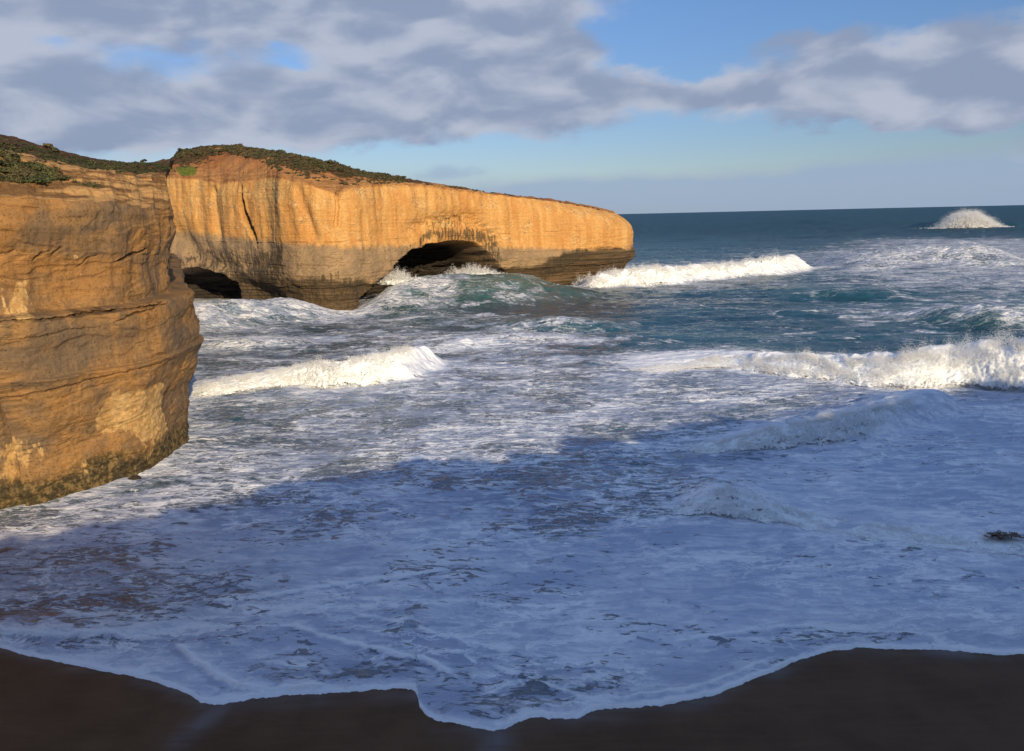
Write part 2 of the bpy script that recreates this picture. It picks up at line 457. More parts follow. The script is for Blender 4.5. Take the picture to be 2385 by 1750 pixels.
    froth = t.math('ADD', t.math('MULTIPLY_ADD', t.noise(pw, 2.6, 6, .7), .16, t.math('MULTIPLY', n2, .26)), t.math('MULTIPLY', rip, .30))
    h = t.math('ADD', r, t.math('MULTIPLY', mask, froth))
    t.l.new(t.bump(h, .85, .55), b.inputs['Normal'])
    return m


def mat_sand():
    m, t, b = new_mat('beach_sand')
    p = t.pos()
    n = t.noise(p, .25, 5, .55); f = t.noise(p, 18, 6, .7); g = t.noise(t.vmath('MULTIPLY', p, (.25, 1.2, 1)), 1.0, 4, .5)
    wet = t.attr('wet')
    c = t.mix(t.mr(n, .35, .65), (.088, .042, .017), (.120, .060, .026))
    c = t.mix(t.mr(f, .35, .65, 0, .45), c, (.05, .026, .013))
    sw = t.noise(t.vmath('MULTIPLY', p, (.10, .9, 1)), 1.0, 3, .5, .6)
    c = t.mix(t.mr(t.math('ABSOLUTE', t.math('SUBTRACT', sw, .5)), 0, .07, .10, 0), c, (.16, .095, .055))
    c = t.mix(t.mr(t.noise(p, 9, 2, .5), .74, .78, 0, .8), c, (.03, .022, .016))
    c = t.mix(t.math('MULTIPLY', wet, t.mr(g, .25, .65, .35, .9)), c, (.17, .16, .165))  # grey sky sheen of the water film painted into the sand colour
    t.l.new(c, b.inputs['Base Color'])
    t.l.new(t.mixf(t.math('MULTIPLY', wet, t.mr(g, .3, .55)), .62, .16), b.inputs['Roughness'])
    b.inputs['Specular IOR Level'].default_value = .16
    t.l.new(t.bump(t.math('ADD', t.math('MULTIPLY', f, .02), t.math('MULTIPLY', g, .03)), .5, .5), b.inputs['Normal'])
    return m


ROCK_FAR = mat_rock('golden_limestone', 'far'); ROCK_NEAR = mat_rock('brown_limestone', 'near')
SOIL_FAR = mat_soil('red_dune_soil', 'far'); SOIL_NEAR = mat_soil('ochre_rubble_soil', 'near')
LEAF_A = mat_leaf('scrub_leaf', (.030, .034, .015), (.075, .076, .032), (.15, .13, .07))
LEAF_B = mat_leaf('bright_scrub_leaf', (.030, .040, .014), (.068, .080, .026), (.115, .105, .045))
LEAF_D = mat_leaf('dark_scrub_leaf', (.020, .026, .012), (.05, .058, .024), (.09, .085, .04))
GRASS = mat_leaf('fresh_grass_blade', (.07, .13, .014), (.115, .19, .025), (.15, .22, .04))
FOAM = mat_foam('breaker_foam'); SPRAY = mat_spray('sea_spray'); WATER = mat_water(); SANDM = mat_sand()
WOOD, _t, _b = new_mat('grey_brown_stem'); _b.inputs['Base Color'].default_value = (.07, .045, .03, 1); _b.inputs['Roughness'].default_value = .9


# ------------------------------------------------------------------ plan curves
def resample(P, step):
    """smooth (Catmull-Rom) plan curve at given spacing function"""
    P = np.asarray(P, float)
    Q = np.vstack([2 * P[0] - P[1], P, 2 * P[-1] - P[-2]])
    out = []
    for i in range(1, len(Q) - 2):
        t = np.linspace(0, 1, 40, endpoint=False)[:, None]
        a, b, c, d = Q[i - 1], Q[i], Q[i + 1], Q[i + 2]
        out.append(.5 * ((2 * b) + (-a + c) * t + (2 * a - 5 * b + 4 * c - d) * t ** 2 + (-a + 3 * b - 3 * c + d) * t ** 3))
    C = np.vstack(out + [P[-1:]])
    L = np.concatenate([[0], np.cumsum(np.linalg.norm(np.diff(C, axis=0), axis=1))])
    s = [0.0]
    while s[-1] < L[-1]:
        k = np.searchsorted(L, s[-1]); k = min(k, len(C) - 1)
        s.append(s[-1] + step(C[k]))
    s = np.array(s[:-1] + [L[-1]])
    R = np.stack([np.interp(s, L, C[:, 0]), np.interp(s, L, C[:, 1])], -1)
    return s, R


def normals(R):
    T = np.gradient(R, axis=0); T /= np.linalg.norm(T, axis=1)[:, None] + 1e-9
    return np.stack([T[:, 1], -T[:, 0]], -1)       # right-hand side of travel = seaward


def smooth1(A, n):
    k = np.hanning(2 * n + 3)[1:-1]; k /= k.sum()
    Ap = np.pad(A, [(n, n)] + [(0, 0)] * (A.ndim - 1), mode='edge')
    if A.ndim == 1: return np.convolve(Ap, k, 'valid')
    return np.stack([np.convolve(Ap[:, i], k, 'valid') for i in range(A.shape[1])], -1)


def to_sz(R, s, pts):
    """image points -> (distance along the face, height) on the face with plan R"""
    out = []
    for (x, y) in pts:
        d = ray(x, y); best = None
        A = R[:-1]; B = R[1:] - R[:-1]
        det = d[0] * (-B[:, 1]) - d[1] * (-B[:, 0])
        det = np.where(np.abs(det) < 1e-9, 1e-9, det)
        t = (A[:, 0] * (-B[:, 1]) - A[:, 1] * (-B[:, 0])) / det
        u = (d[0] * A[:, 1] - d[1] * A[:, 0]) / det
        ok = (u >= -.001) & (u <= 1.001) & (t > 5)
        if ok.any():
            k = np.where(ok)[0][np.argmin(t[ok])]
            out.append((s[k] + u[k] * (s[k + 1] - s[k]), EYE[2] + t[k] * d[2]))
    return np.array(out)


def poly_dist(S_, Z_, P):
    """signed distance (inside positive) to a closed outline in the face plane"""
    P = np.asarray(P); n = len(P)
    d = np.full(S_.shape, 1e9); ins = np.zeros(S_.shape, bool)
    for i in range(n):
        a = P[i]; b = P[(i + 1) % n]
        e = b - a; L = e @ e + 1e-12
        tx = np.clip(((S_ - a[0]) * e[0] + (Z_ - a[1]) * e[1]) / L, 0, 1)
        d = np.minimum(d, np.hypot(S_ - a[0] - tx * e[0], Z_ - a[1] - tx * e[1]))
        c = ((a[1] > Z_) != (b[1] > Z_)) & (S_ < (b[0] - a[0]) * (Z_ - a[1]) / (b[1] - a[1] + 1e-12) + a[0])
        ins ^= c
    return np.where(ins, d, -d)


def line_dist(S_, Z_, P):
    P = np.asarray(P); d = np.full(S_.shape, 1e9); tt = np.zeros(S_.shape)
    for i in range(len(P) - 1):
        a = P[i]; e = P[i + 1] - a; L = e @ e + 1e-12
        tx = np.clip(((S_ - a[0]) * e[0] + (Z_ - a[1]) * e[1]) / L, 0, 1)
        q = np.hypot(S_ - a[0] - tx * e[0], Z_ - a[1] - tx * e[1])
        tt = np.where(q < d, (i + tx) / (len(P) - 1), tt); d = np.minimum(d, q)
    return d, tt


# ================================================================== HEADLAND with the arch
def build_headland():
    fr = [(150, 318), (300, 300), (390, 288), (460, 281), (540, 271), (600, 261), (645, 252), (700, 248), (760, 251), (797, 257), (880, 272),
          (960, 287), (1040, 301), (1120, 314), (1200, 325), (1275, 334), (1325, 341), (1352, 350)]
    bk = [(1352, 366), (1310, 376), (1210, 374), (1000, 350), (800, 340), (600, 350), (400, 372), (150, 385)]
    P = [at_depth(x, 560, D)[:2] for x, D in fr + bk]
    ntip = P[len(fr) - 1]
    s, R = resample(P, lambda c: 0.27 if (c[1] < 318 and c[0] > -150) or (c[0] > 20 and c[1] < 362) else 2.0)
    N = smooth1(normals(R), 9); N /= np.linalg.norm(N, axis=1)[:, None]
    nc = len(s)
    dtip = np.linalg.norm(R - ntip, axis=1); it = int(np.argmin(dtip)); stip = s[it]
    front = np.arange(nc) <= it
    # rim line
    rx = [-300, 300, 385, 430, 480, 540, 600, 640, 680, 720, 745, 770, 830, 880, 950, 1010, 1080, 1150, 1220, 1290, 1340, 1400]
    ry = [392, 388, 386, 388, 398, 392, 384, 391, 402, 414, 424, 411, 404, 403, 408, 416, 428, 435, 443, 455, 466, 480]
    zr = z_on(R[:, 0], R[:, 1], rx, ry)
    zr = np.where(front, zr, np.interp(s, [stip, stip + 30, s[-1]], [zr[it], 28, 34]))
    zr = zr + np.where(front, .5, 1.0) * fbm(s / 3.0, s * 0 + 2.2, 4, 5)
    nr = 300
    zb = -4.0
    v = np.linspace(0, 1, nr)[:, None]
    Z = zb + (zr[None, :] - zb) * v
    Sg = np.broadcast_to(s[None, :], Z.shape)
    tipw = sst(70, 8, np.abs(s - stip))[None, :]
    # profile: undercut foot, belly at mid height, rounded shoulder
    hz = (Z + 0.0)
    belly = 2.0 + 6.0 * tipw
    off = belly * sst(-2, 12.5, hz) - (1.0 + 1.0 * tipw) * sst(13, 14.5, hz) * .6
    shoulder = np.clip((zr[None, :] - Z) / 9.0, 0, 1)
    off = off - (1.2 + 7.0 * tipw) * (1 - shoulder) ** 2.2
    off = off - 1.2 * sst(16, 24, hz) * (1 - tipw) * (.6 + .6 * fbm(Sg / 22, Z * 0, 2, 9))
    # buttress foot spreads toward the sea left of the arch
    # relief
    flute = fbm(Sg / 4.5, Z / 45, 4, 21, .42) * .48 + fbm(Sg / 13, Z / 60, 3, 22) * 1.7
    flute = flute * sst(10, 22, Z) * (1 - .35 * tipw)
    lump = fbm(Sg / 7, Z / 6, 5, 31) * .85 + fbm(Sg / 1.6, Z / 1.2, 4, 33) * .16
    ledge = fbm(Sg / 40, Z / 1.5, 4, 41) * .42 * sst(16, 7, Z) + fbm(Sg / 40, Z / .9, 3, 43) * .07
    tq = fbm(Sg / 10, Z / 6, 3, 45, .5) * 3.0; tf = np.floor(tq)
    block = (tf + sst(.40, .60, tq - tf)) / 3.0
    off = off + flute + lump * .6 + block * .8 * sst(26, 16, Z) + ledge
    # ledge at the wet band, sharper on the outer pier
    off = off - .8 * sst(8.6, 8.0, Z + .8 * fbm(Sg / 9, Z * 0, 3, 77)) + .9 * sst(3.4, 2.0, Z + .6 * fbm(Sg / 7, Z * 0, 3, 78))
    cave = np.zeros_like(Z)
    sz = lambda pts: to_sz(R[:it + 1], s[:it + 1], pts)
    warpS = fbm(Sg / 5, Z / 5, 4, 51) * 1.3; warpZ = fbm(Sg / 5 + 9, Z / 5, 4, 52) * 1.3
    # main arch
    arch = sz([(788, 740), (793, 672), (802, 648), (830, 615), (858, 592), (878, 566), (903, 547), (948, 532), (1000, 526), (1050, 532), (1074, 553), (1092, 580), (1120, 604), (1180, 645), (1185, 740)])
    d = poly_dist(Sg + warpS * .5, Z + warpZ * .5, arch)
    dep = 34 * (1 - np.exp(-np.clip(d, 0, None) / 2.6)) + 1.2 * np.exp(-np.abs(np.minimum(d, 0)) / 2.5) * (d < 0)
    rib = fbm(Sg / 3, Z / 2.0, 5, 61)
    off = off - dep * (1 + .10 * rib * (d > 1)) * 1.0
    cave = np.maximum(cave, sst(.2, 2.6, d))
    # sea cave at the inner end
    c2 = sz([(330, 720), (335, 600), (395, 592), (430, 586), (462, 593), (492, 603), (512, 622), (530, 650), (548, 720)])
    d2 = poly_dist(Sg + warpS * .6, Z + warpZ * .6, c2)
    off = off - 20 * (1 - np.exp(-np.clip(d2, 0, None) / 3.0)) * (1 + .1 * rib * (d2 > 1))
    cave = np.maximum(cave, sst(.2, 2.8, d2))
    # hollow sweeping up-left from inner cave
    sweep_ = sz([(395, 520), (440, 560), (500, 595), (560, 640), (600, 660)])
    ds, _ = line_dist(Sg, Z, sweep_)
    off = off - 3.0 * np.exp(-(ds / 4.5) ** 2)
    # scooped alcove above the arch
    al = sz([(900, 500), (960, 490), (1030, 480), (1080, 520)])
    da, _ = line_dist(Sg, Z, al)
    off = off - 1.8 * np.exp(-(da / 3.2) ** 2) * (1 + .5 * fbm(Sg / 2, Z / 2, 3, 66))
    # tall crack
    ck = sz([(534, 412), (538, 440), (541, 462), (546, 482), (556, 502), (563, 520), (570, 542)])
    dc, tc = line_dist(Sg + .25 * fbm(Sg, Z, 3, 71), Z, ck)
    wck = np.interp(tc, [0, .2, .6, .85, 1], [.7, 1.5, 1.9, 1.3, .5])
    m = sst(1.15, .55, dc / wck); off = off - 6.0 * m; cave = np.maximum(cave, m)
    # second thin joint
    ck2 = sz([(742, 428), (743, 450), (741, 470), (738, 495)])
    dc2, _ = line_dist(Sg + .3 * fbm(Sg, Z, 3, 72), Z, ck2)
    off = off - 1.4 * sst(.9, .25, dc2) + 0.0
    pil = sz([(655, 415), (668, 460), (690, 520)]); dp, _ = line_dist(Sg, Z, pil); off = off - 1.3 * np.exp(-(dp / 1.6) ** 2)
    pil2 = sz([(470, 420), (478, 470), (482, 520)]); dp2, _ = line_dist(Sg, Z, pil2); off = off - 1.5 * np.exp(-(dp2 / 1.8) ** 2)
    # material masks
    dark = np.zeros_like(Z)
    def patch(pts, soft, amt):
        dd = poly_dist(Sg + warpS, Z + warpZ, sz(pts)); return amt * sst(-soft, soft * .6, dd)
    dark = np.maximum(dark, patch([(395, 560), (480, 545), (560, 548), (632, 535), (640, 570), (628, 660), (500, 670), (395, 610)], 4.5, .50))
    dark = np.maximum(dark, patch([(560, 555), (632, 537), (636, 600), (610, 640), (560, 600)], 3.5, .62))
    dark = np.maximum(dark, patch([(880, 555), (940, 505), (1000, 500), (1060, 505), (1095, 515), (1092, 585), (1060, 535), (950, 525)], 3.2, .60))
    dark = np.maximum(dark, patch([(930, 490), (1000, 470), (1040, 480), (1030, 510), (950, 515)], 1.5, .42))
    dark = np.maximum(dark, patch([(1180, 590), (1210, 560), (1290, 540), (1390, 545), (1400, 640), (1180, 640)], 1.6, .52))
    dark = np.maximum(dark, patch([(640, 620), (740, 595), (800, 620), (790, 700), (640, 700)], 2.0, .46))
    pale = np.zeros_like(Z)
    for pts, a in [([(560, 395), (640, 395), (648, 440), (580, 450), (556, 430)], .62), ([(670, 420), (720, 412), (735, 450), (700, 470), (675, 450)], .5),
                   ([(770, 415), (860, 408), (850, 440), (780, 440)], .42), ([(400, 400), (450, 400), (440, 470), (420, 480), (400, 440)], .42),
                   ([(480, 410), (530, 410), (530, 470), (490, 470)], .45), ([(955, 478), (985, 474), (990, 500), (960, 505)], .75)]:
        pale = np.maximum(pale, patch(pts, 2.0, a))
    soil = sst(2.6, .0, zr[None, :] - Z) * np.interp(s, [0, s[0] + 1, stip - 90, stip - 40, s[-1]], [.75, .75, .6, .25, .2])[None, :]
    for pts in [[(520, 385), (545, 390), (540, 470), (530, 460)], [(440, 388), (452, 390), (450, 450), (440, 430)], [(640, 395), (665, 400), (690, 480), (668, 470)],
                [(730, 420), (765, 415), (750, 445), (735, 450)]]:
        soil = np.maximum(soil, patch(pts, 1.5, .42))
    seam = np.zeros_like(Z)
    for zz, a, wd in [(8.9, .6, .16), (5.4, .7, .14), (3.2, .7, .16), (11.9, .4, .10), (15.3, .3, .12), (22.6, .22, .12)]:
        w_ = .5 * fbm(Sg / 14, Z * 0 + zz, 3, 90)
        g = np.exp(-((Z - zz - w_) / wd) ** 2) * sst(-.25, .25, fbm(Sg / 8, Z * 0 + zz * 3, 3, 91))
        seam = np.maximum(seam, a * g); off = off - .5 * g
    X = R[None, :, 0] + N[None, :, 0] * off; Y = R[None, :, 1] + N[None, :, 1] * off
    V = np.stack([X, Y, Z], -1)
    root = empty('headland', (float(R[:it, 0].mean()), float(R[:it, 1].mean()), 0))
    tag(root, 'golden limestone headland with a wide sea arch, running out into the ocean', 'headland')
    rp = np.array(root.location)
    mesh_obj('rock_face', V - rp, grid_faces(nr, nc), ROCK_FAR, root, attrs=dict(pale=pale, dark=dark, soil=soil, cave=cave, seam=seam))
    # ---- top: from rim inwards to the spine
    spx = [(150, 352), (300, 338), (390, 325), (470, 315), (560, 304), (650, 290), (740, 284), (840, 296), (940, 312), (1040, 326), (1140, 340), (1230, 350), (1300, 356), (1325, 357)]
    SP = np.array([at_depth(x, 420, D)[:2] for x, D in spx])
    sl = np.concatenate([[0], np.cumsum(np.linalg.norm(np.diff(SP, axis=0), axis=1))]); sl /= sl[-1]
    keyx = np.array([x for x, D in spx], float)
    # front columns map to the spine by image column, back ones mirror
    colx = np.array([proj(np.array([R[i, 0], R[i, 1], 28.0]))[0] for i in range(nc)])
    colx = np.where(front, np.maximum.accumulate(np.where(front, colx, -1e9)), colx)
    tpar = np.interp(colx, [150, 300, 390, 470, 560, 640, 720, 800, 900, 1000, 1100, 1200, 1290, 1360], sl)
    tb = np.interp(s, [stip, stip + 25, s[-1]], [1, .96, 0])
    tpar = np.where(front, tpar, tb); tpar = smooth1(tpar, 25)
    spine = np.stack([np.interp(tpar, sl, SP[:, 0]), np.interp(tpar, sl, SP[:, 1])], -1)
    skx = [-300, 200, 300, 345, 375, 390, 405, 440, 470, 550, 640, 720, 790, 850, 900, 950, 1010, 1080, 1150, 1220, 1290, 1340, 1400]
    sky = [375, 366, 362, 358, 352, 340, 332, 325, 321, 326, 341, 357, 374, 388, 395, 403, 412, 425, 432, 440, 452, 464, 478]
    zs = z_on(spine[:, 0], spine[:, 1], skx, sky) + .35 * fbm(tpar * 60, tpar * 0, 3, 3)
    nt = 110
    f = np.linspace(0, 1, nt)[:, None]
    B0 = V[-1]
    XY = B0[None, :, :2] * (1 - f[..., None]) + spine[None, :, :] * f[..., None]
    g = 1 - (1 - f) ** 1.7
    Zt = B0[None, :, 2] + (zs[None, :] - B0[None, :, 2]) * g
    edge = sst(0, .06, f) * sst(1, .9, f)
    Zt = Zt + edge * (fbm(XY[..., 0] / 7, XY[..., 1] / 7, 5, 101) * .9 + fbm(XY[..., 0] / 1.5, XY[..., 1] / 1.5, 3, 102) * .25)
    T = np.stack([XY[..., 0], XY[..., 1], Zt], -1)
    hn = fbm(XY[..., 0] / 14, XY[..., 1] / 14, 4, 110)
    cx = colx[None, :]
    heath = sst(.10, .55, f + .28 * hn) * np.interp(cx, [380, 420, 500, 560, 640, 850, 1000, 1300], [.85, .75, .45, .6, .8, .75, .5, .35])
    rub = sst(.30, .05, f + .15 * hn) * np.interp(cx, [300, 400, 600, 900, 1400], [.5, .4, .25, .8, .9])
    mesh_obj('soil_slope', T - rp, grid_faces(nt, nc), SOIL_FAR, root, attrs=dict(heath=heath, rubble=rub))
    return dict(T=T, colx=colx, f=f[:, 0], it=it, N=N, R=R, s=s)


# ================================================================== NEAR CLIFF on the left
def build_near_cliff():
    wl = [(0, 1122), (60, 1113), (120, 1100), (200, 1075), (300, 1045), (350, 1022)]
    P = [(-135, -30), (-104, 12), (-78, 48)] + [tuple(ground(x, y)[:2]) for x, y in wl]
    P[2] = (P[3][0] - 12, P[3][1] - 17)
    c = ground(392, 990)[:2]
    P += [tuple(c), (c[0] - .6, c[1] + 6), (c[0] - 6.5, c[1] + 18), (c[0] - 18.5, c[1] + 45), (c[0] - 38.5, c[1] + 92), (c[0] - 60, c[1] + 140)]
    x0 = P[3]
    s, R = resample(P, lambda q: .085 if (q[1] > x0[1] - 7 and q[1] < c[1] + 9) else (.5 if q[1] > x0[1] - 25 and q[1] < c[1] + 35 else 2.0))
    N = smooth1(normals(R), 25); N /= np.linalg.norm(N, axis=1)[:, None]
    nc = len(s); ic = int(np.argmin(np.linalg.norm(R - c, axis=1))); sc_ = s[ic]
    rx = [-900, -300, 0, 100, 200, 300, 360, 395, 420]; ry = [430, 425, 430, 438, 442, 452, 462, 480, 500]
    front = np.arange(nc) <= ic
    zr = z_on(R[:, 0], np.maximum(R[:, 1], 30), rx, ry)
    i0 = int(np.argmin(np.linalg.norm(R - np.array(x0), axis=1)))
    zr = np.where(s < s[i0] - 12, np.interp(s, [0, s[i0] - 12], [27, np.interp(s[i0] - 12, s, zr)]), zr)
    zr = np.where(front, zr, np.interp(s, [sc_, sc_ + 20, sc_ + 60, s[-1]], [zr[ic], zr[ic] + 1.0, 36, 40]))
    zr = smooth1(zr, 30) + .35 * fbm(s / 2.2, s * 0, 4, 205)
    nr = 430; zb = -3.0
    v = np.linspace(0, 1, nr)[:, None]; Z = zb + (zr[None] - zb) * v
    Sg = np.broadcast_to(s[None], Z.shape)
    wob = .35 * fbm(Sg / 12, Z * 0, 3, 211)
    zk = Z + wob
    # vertical profile fitted to the corner outline in image coordinates
    pz = [-3, 0, 2, 5, 7.5, 10.5, 12.5, 13.9, 14.15, 16, 18.5, 20.2, 20.6, 20.9, 22.5, 24.5, 26.5, 28.5, 30, 32, 36]
    po = [-.2, -.2, -.2, .0, .5, 1.5, 2.3, 2.9, 2.2, 2.15, 2.2, 2.25, 2.0, -.3, -.5, -.5, -.2, .5, 1.0, 1.2, 1.2]
    off = np.interp(zk, pz, po)
    off = off - np.interp(np.clip((zr[None] - Z), 0, 4), [0, 1.0, 3], [.7, .2, 0])
    lump = fbm(Sg / 6.5, Z / 6.5, 4, 221, .42) * .75 + fbm(Sg / 1.6, Z / 1.3, 4, 223) * .10 + fbm(Sg / .45, Z / .4, 3, 224) * .035
    flute = fbm(Sg / 3.2, Z / 9, 3, 225, .4) * .5 * sst(20, 24, Z) * sst(34, 29, Z)
    ledge = fbm(Sg / 30, Z / 2.2, 3, 231, .4) * .16
    tq = fbm(Sg / 10, Z / 3.6, 3, 233, .40) * 2.6; tf = np.floor(tq)
    block = (tf + sst(.36, .64, tq - tf)) / 2.6
    tq = fbm(Sg / 5.0 + 40, Z / 1.3, 3, 235, .45) * 2.0; tf = np.floor(tq)
    chip = (tf + sst(.36, .64, tq - tf)) / 2.0
    off = off + lump * .7 + block * .42 + chip * .05 + flute + ledge
    scal = fbm(Sg / 4.2, Z / 2.2, 3, 241)
    off = off - .16 * sst(.0, .3, scal) * sst(5, 8, Z) * sst(20, 17, Z) * .6
    sz = lambda pts: to_sz(R[:ic + 1], s[:ic + 1], pts)
    seam = np.zeros_like(Z)
    def crack(pts, wd, depth, a=.8, seed=0):
        nonlocal off
        q = sz(pts)
        if len(q) < 2: return
        dd, tt = line_dist(Sg + .25 * fbm(Sg / 1.2, Z / 1.2, 3, 300 + seed), Z + .18 * fbm(Sg / .8, Z / .8, 3, 320 + seed), q)
        w_ = wd * np.interp(tt, [0, .15, .5, .85, 1], [.2, .8, 1, .7, .2]) * (1 + .6 * fbm(Sg / 1.5, Z * 0, 3, 340 + seed))
        m = sst(1.4, .4, dd / np.maximum(w_, .03))
        off = off - depth * m; seam[:] = np.maximum(seam, a * m)
    crack([(142, 690), (165, 686), (200, 682), (235, 680)], .34, .9, 1.0, 1)
    crack([(225, 705), (262, 690), (300, 678), (325, 662)], .13, .35, .9, 2)
    crack([(0, 700), (60, 702), (140, 693), (240, 680), (330, 668), (398, 645)], .17, .65, .7, 3)
    crack([(0, 742), (80, 735), (120, 722), (200, 716)], .10, .25, .45, 4)
    crack([(-60, 885), (0, 872), (80, 855), (150, 838), (240, 815), (330, 790), (430, 768)], .11, .35, .6, 5)
    crack([(110, 870), (170, 850), (250, 830)], .08, .2, .5, 6)
    crack([(255, 575), (290, 560), (320, 545), (350, 525)], .22, .45, .85, 7)
    crack([(70, 575), (95, 555), (110, 548)], .14, .3, .8, 8)
    crack([(110, 562), (135, 542)], .13, .25, .8, 9)
    crack([(365, 560), (390, 545)], .16, .3, .8, 10)
    crack([(0, 560), (30, 550)], .1, .25, .6, 11)
    crack([(170, 590), (190, 570), (215, 560)], .12, .25, .7, 12)
    crack([(60, 1090), (140, 1050), (220, 1015), (330, 985)], .10, .25, .55, 13)
    crack([(385, 905), (405, 915), (425, 905)], .08, .25, .8, 14)
    crack([(290, 745), (260, 770), (250, 785)], .06, .12, .6, 15)
    crack([(0, 1105), (60, 1095), (120, 1070)], .10, .2, .55, 16)
    wS = fbm(Sg / 2, Z / 2, 4, 251) * .9; wZ = fbm(Sg / 2 + 5, Z / 2, 4, 252) * .9
    def patch(pts, soft, amt):
        q = sz(pts)
        dd = poly_dist(Sg + wS, Z + wZ, q); return amt * sst(-soft, soft * .7, dd)
    pale = np.zeros_like(Z)
    for pts, a in [([(205, 900), (240, 860), (330, 840), (395, 850), (392, 900), (370, 950), (330, 975), (290, 960), (270, 940), (215, 950)], .75),
                   ([(330, 850), (385, 840), (385, 890), (340, 930)], .8),
                   ([(0, 965), (60, 950), (100, 960), (90, 1010), (60, 1020), (50, 1080), (0, 1090)], .55),
                   ([(140, 960), (180, 980), (200, 1040), (170, 1060), (140, 1010)], .38), ([(290, 950), (350, 970), (340, 1010), (300, 1020)], .38),
                   ([(25, 640), (45, 620), (75, 625), (70, 690), (45, 705), (20, 695)], .72), ([(0, 680), (14, 640), (16, 700), (5, 712)], .6),
                   ([(160, 560), (168, 560), (164, 640), (150, 660)], .5), ([(180, 600), (190, 590), (186, 640)], .5), ([(215, 590), (240, 590), (225, 640)], .3),
                   ([(398, 860), (414, 850), (408, 880)], .7), ([(205, 880), (222, 872), (220, 900)], .6), ([(330, 700), (345, 698), (340, 715)], .4)]:
        pale = np.maximum(pale, patch(pts, .55, a))
    dark = np.zeros_like(Z)
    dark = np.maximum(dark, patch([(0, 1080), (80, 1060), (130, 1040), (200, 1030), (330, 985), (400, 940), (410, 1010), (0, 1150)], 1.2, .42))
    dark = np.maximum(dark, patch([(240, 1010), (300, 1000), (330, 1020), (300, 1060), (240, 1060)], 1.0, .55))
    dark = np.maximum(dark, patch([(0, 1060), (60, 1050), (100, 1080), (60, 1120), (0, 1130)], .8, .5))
    soil = .35 * sst(1.5, .0, zr[None] - Z)
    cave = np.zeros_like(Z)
    V = np.stack([R[None, :, 0] + N[None, :, 0] * off, R[None, :, 1] + N[None, :, 1] * off, Z], -1)
    root = empty('cliff', (float(c[0]) - 6, float(c[1]) - 8, 0))
    tag(root, 'brown limestone cliff rising from the surf beside the beach, in front of the headland', 'cliff')
    rp = np.array(root.location)
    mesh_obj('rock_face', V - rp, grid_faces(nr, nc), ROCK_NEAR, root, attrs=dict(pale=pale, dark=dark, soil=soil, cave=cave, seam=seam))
    # ---- sloping top
    sk = [(-900, 90, 120), (-300, 200, 132), (-120, 262, 140), (0, 297, 147), (50, 309, 150), (100, 325, 154), (150, 339, 159), (200, 349, 165), (280, 357, 176), (340, 357, 186), (384, 352, 196)]
    SP = np.array([at_depth(x, y, D) for x, y, D in sk])
    SP = np.vstack([[-190, 40, 40], [-175, 75, 42], SP[1:]])
    Ls = np.concatenate([[0], np.cumsum(np.linalg.norm(np.diff(SP[:, :2], axis=0), axis=1))])
    kfront = np.interp(s, [0, s[i0] - 12, s[i0], s[i0] + (sc_ - s[i0]) * .33, s[i0] + (sc_ - s[i0]) * .66, sc_, sc_ + 30, s[-1]],
                       [0, Ls[2] * .8, Ls[3] + (Ls[4] - Ls[3]) * .9, Ls[6], Ls[8], Ls[-2], Ls[-1] - 2, Ls[-1]])
    kfront = smooth1(kfront, 20)
    spine = np.stack([np.interp(kfront, Ls, SP[:, i]) for i in range(3)], -1)
    nt = 220
    f = (np.linspace(0, 1, nt) ** 1.35)[:, None]
    B0 = V[-1]
    XY = B0[None, :, :2] * (1 - f[..., None]) + spine[None, :, :2] * f[..., None]
    g = np.interp(f, [0, .03, .10, .2, .35, .6, .85, 1], [0, .085, .235, .38, .50, .68, .90, 1])
    Zt = B0[None, :, 2] + (spine[None, :, 2] - B0[None, :, 2]) * g
    e = sst(0, .05, f) * sst(1, .93, f)
    low = sst(.34, .2, f)
    step = (fbm(XY[..., 0] / 22, Zt / .75, 4, 261) * .8 + fbm(XY[..., 0] / 3.2, XY[..., 1] / 3.2, 5, 263) * .6) * low
    Zt = Zt + e * (fbm(XY[..., 0] / 12, XY[..., 1] / 12, 4, 265) * 1.0 * sst(0, .4, f) + step + fbm(XY[..., 0] / 1.2, XY[..., 1] / 1.2, 3, 266) * .18)
    T = np.stack([XY[..., 0], XY[..., 1], Zt], -1)
    hn = fbm(XY[..., 0] / 12, XY[..., 1] / 12, 4, 270)
    heath = sst(.22, .5, f + .2 * hn) * .95; rub = sst(.55, .2, f + .2 * hn)
    mesh_obj('soil_slope', T - rp, grid_faces(nt, nc), SOIL_NEAR, root, attrs=dict(heath=heath, rubble=rub))
    return dict(T=T, f=f[:, 0], R=R, s=s, ic=ic)


HL = build_headland()
NC = build_near_cliff()
#@@WATER@@
# ================================================================== shoreline, beach, sea
SHORE = [(-400, 1340), (-200, 1385), (-80, 1412), (0, 1425), (40, 1437), (120, 1455), (200, 1470), (300, 1490), (380, 1513), (420, 1530), (440, 1545), (470, 1550), (510, 1545), (560, 1535),
         (650, 1528), (740, 1523), (820, 1517), (880, 1513), (911, 1520), (919, 1535), (922, 1555), (934, 1571), (960, 1586), (1010, 1590), (1050, 1603), (1085, 1608), (1110, 1603),
         (1130, 1590), (1170, 1577), (1240, 1582), (1275, 1577), (1310, 1560), (1390, 1557), (1450, 1552), (1520, 1540), (1580, 1525), (1640, 1500), (1700, 1478), (1760, 1450), (1820, 1432),
         (1870, 1428), (1885, 1424), (1950, 1427), (2040, 1427), (2140, 1435), (2200, 1441), (2251, 1437), (2400, 1445), (2600, 1430), (2900, 1440)]
SL, Y0 = .035, 50.0


def beach_z(X, Y):
    return SL * (Y0 - Y)


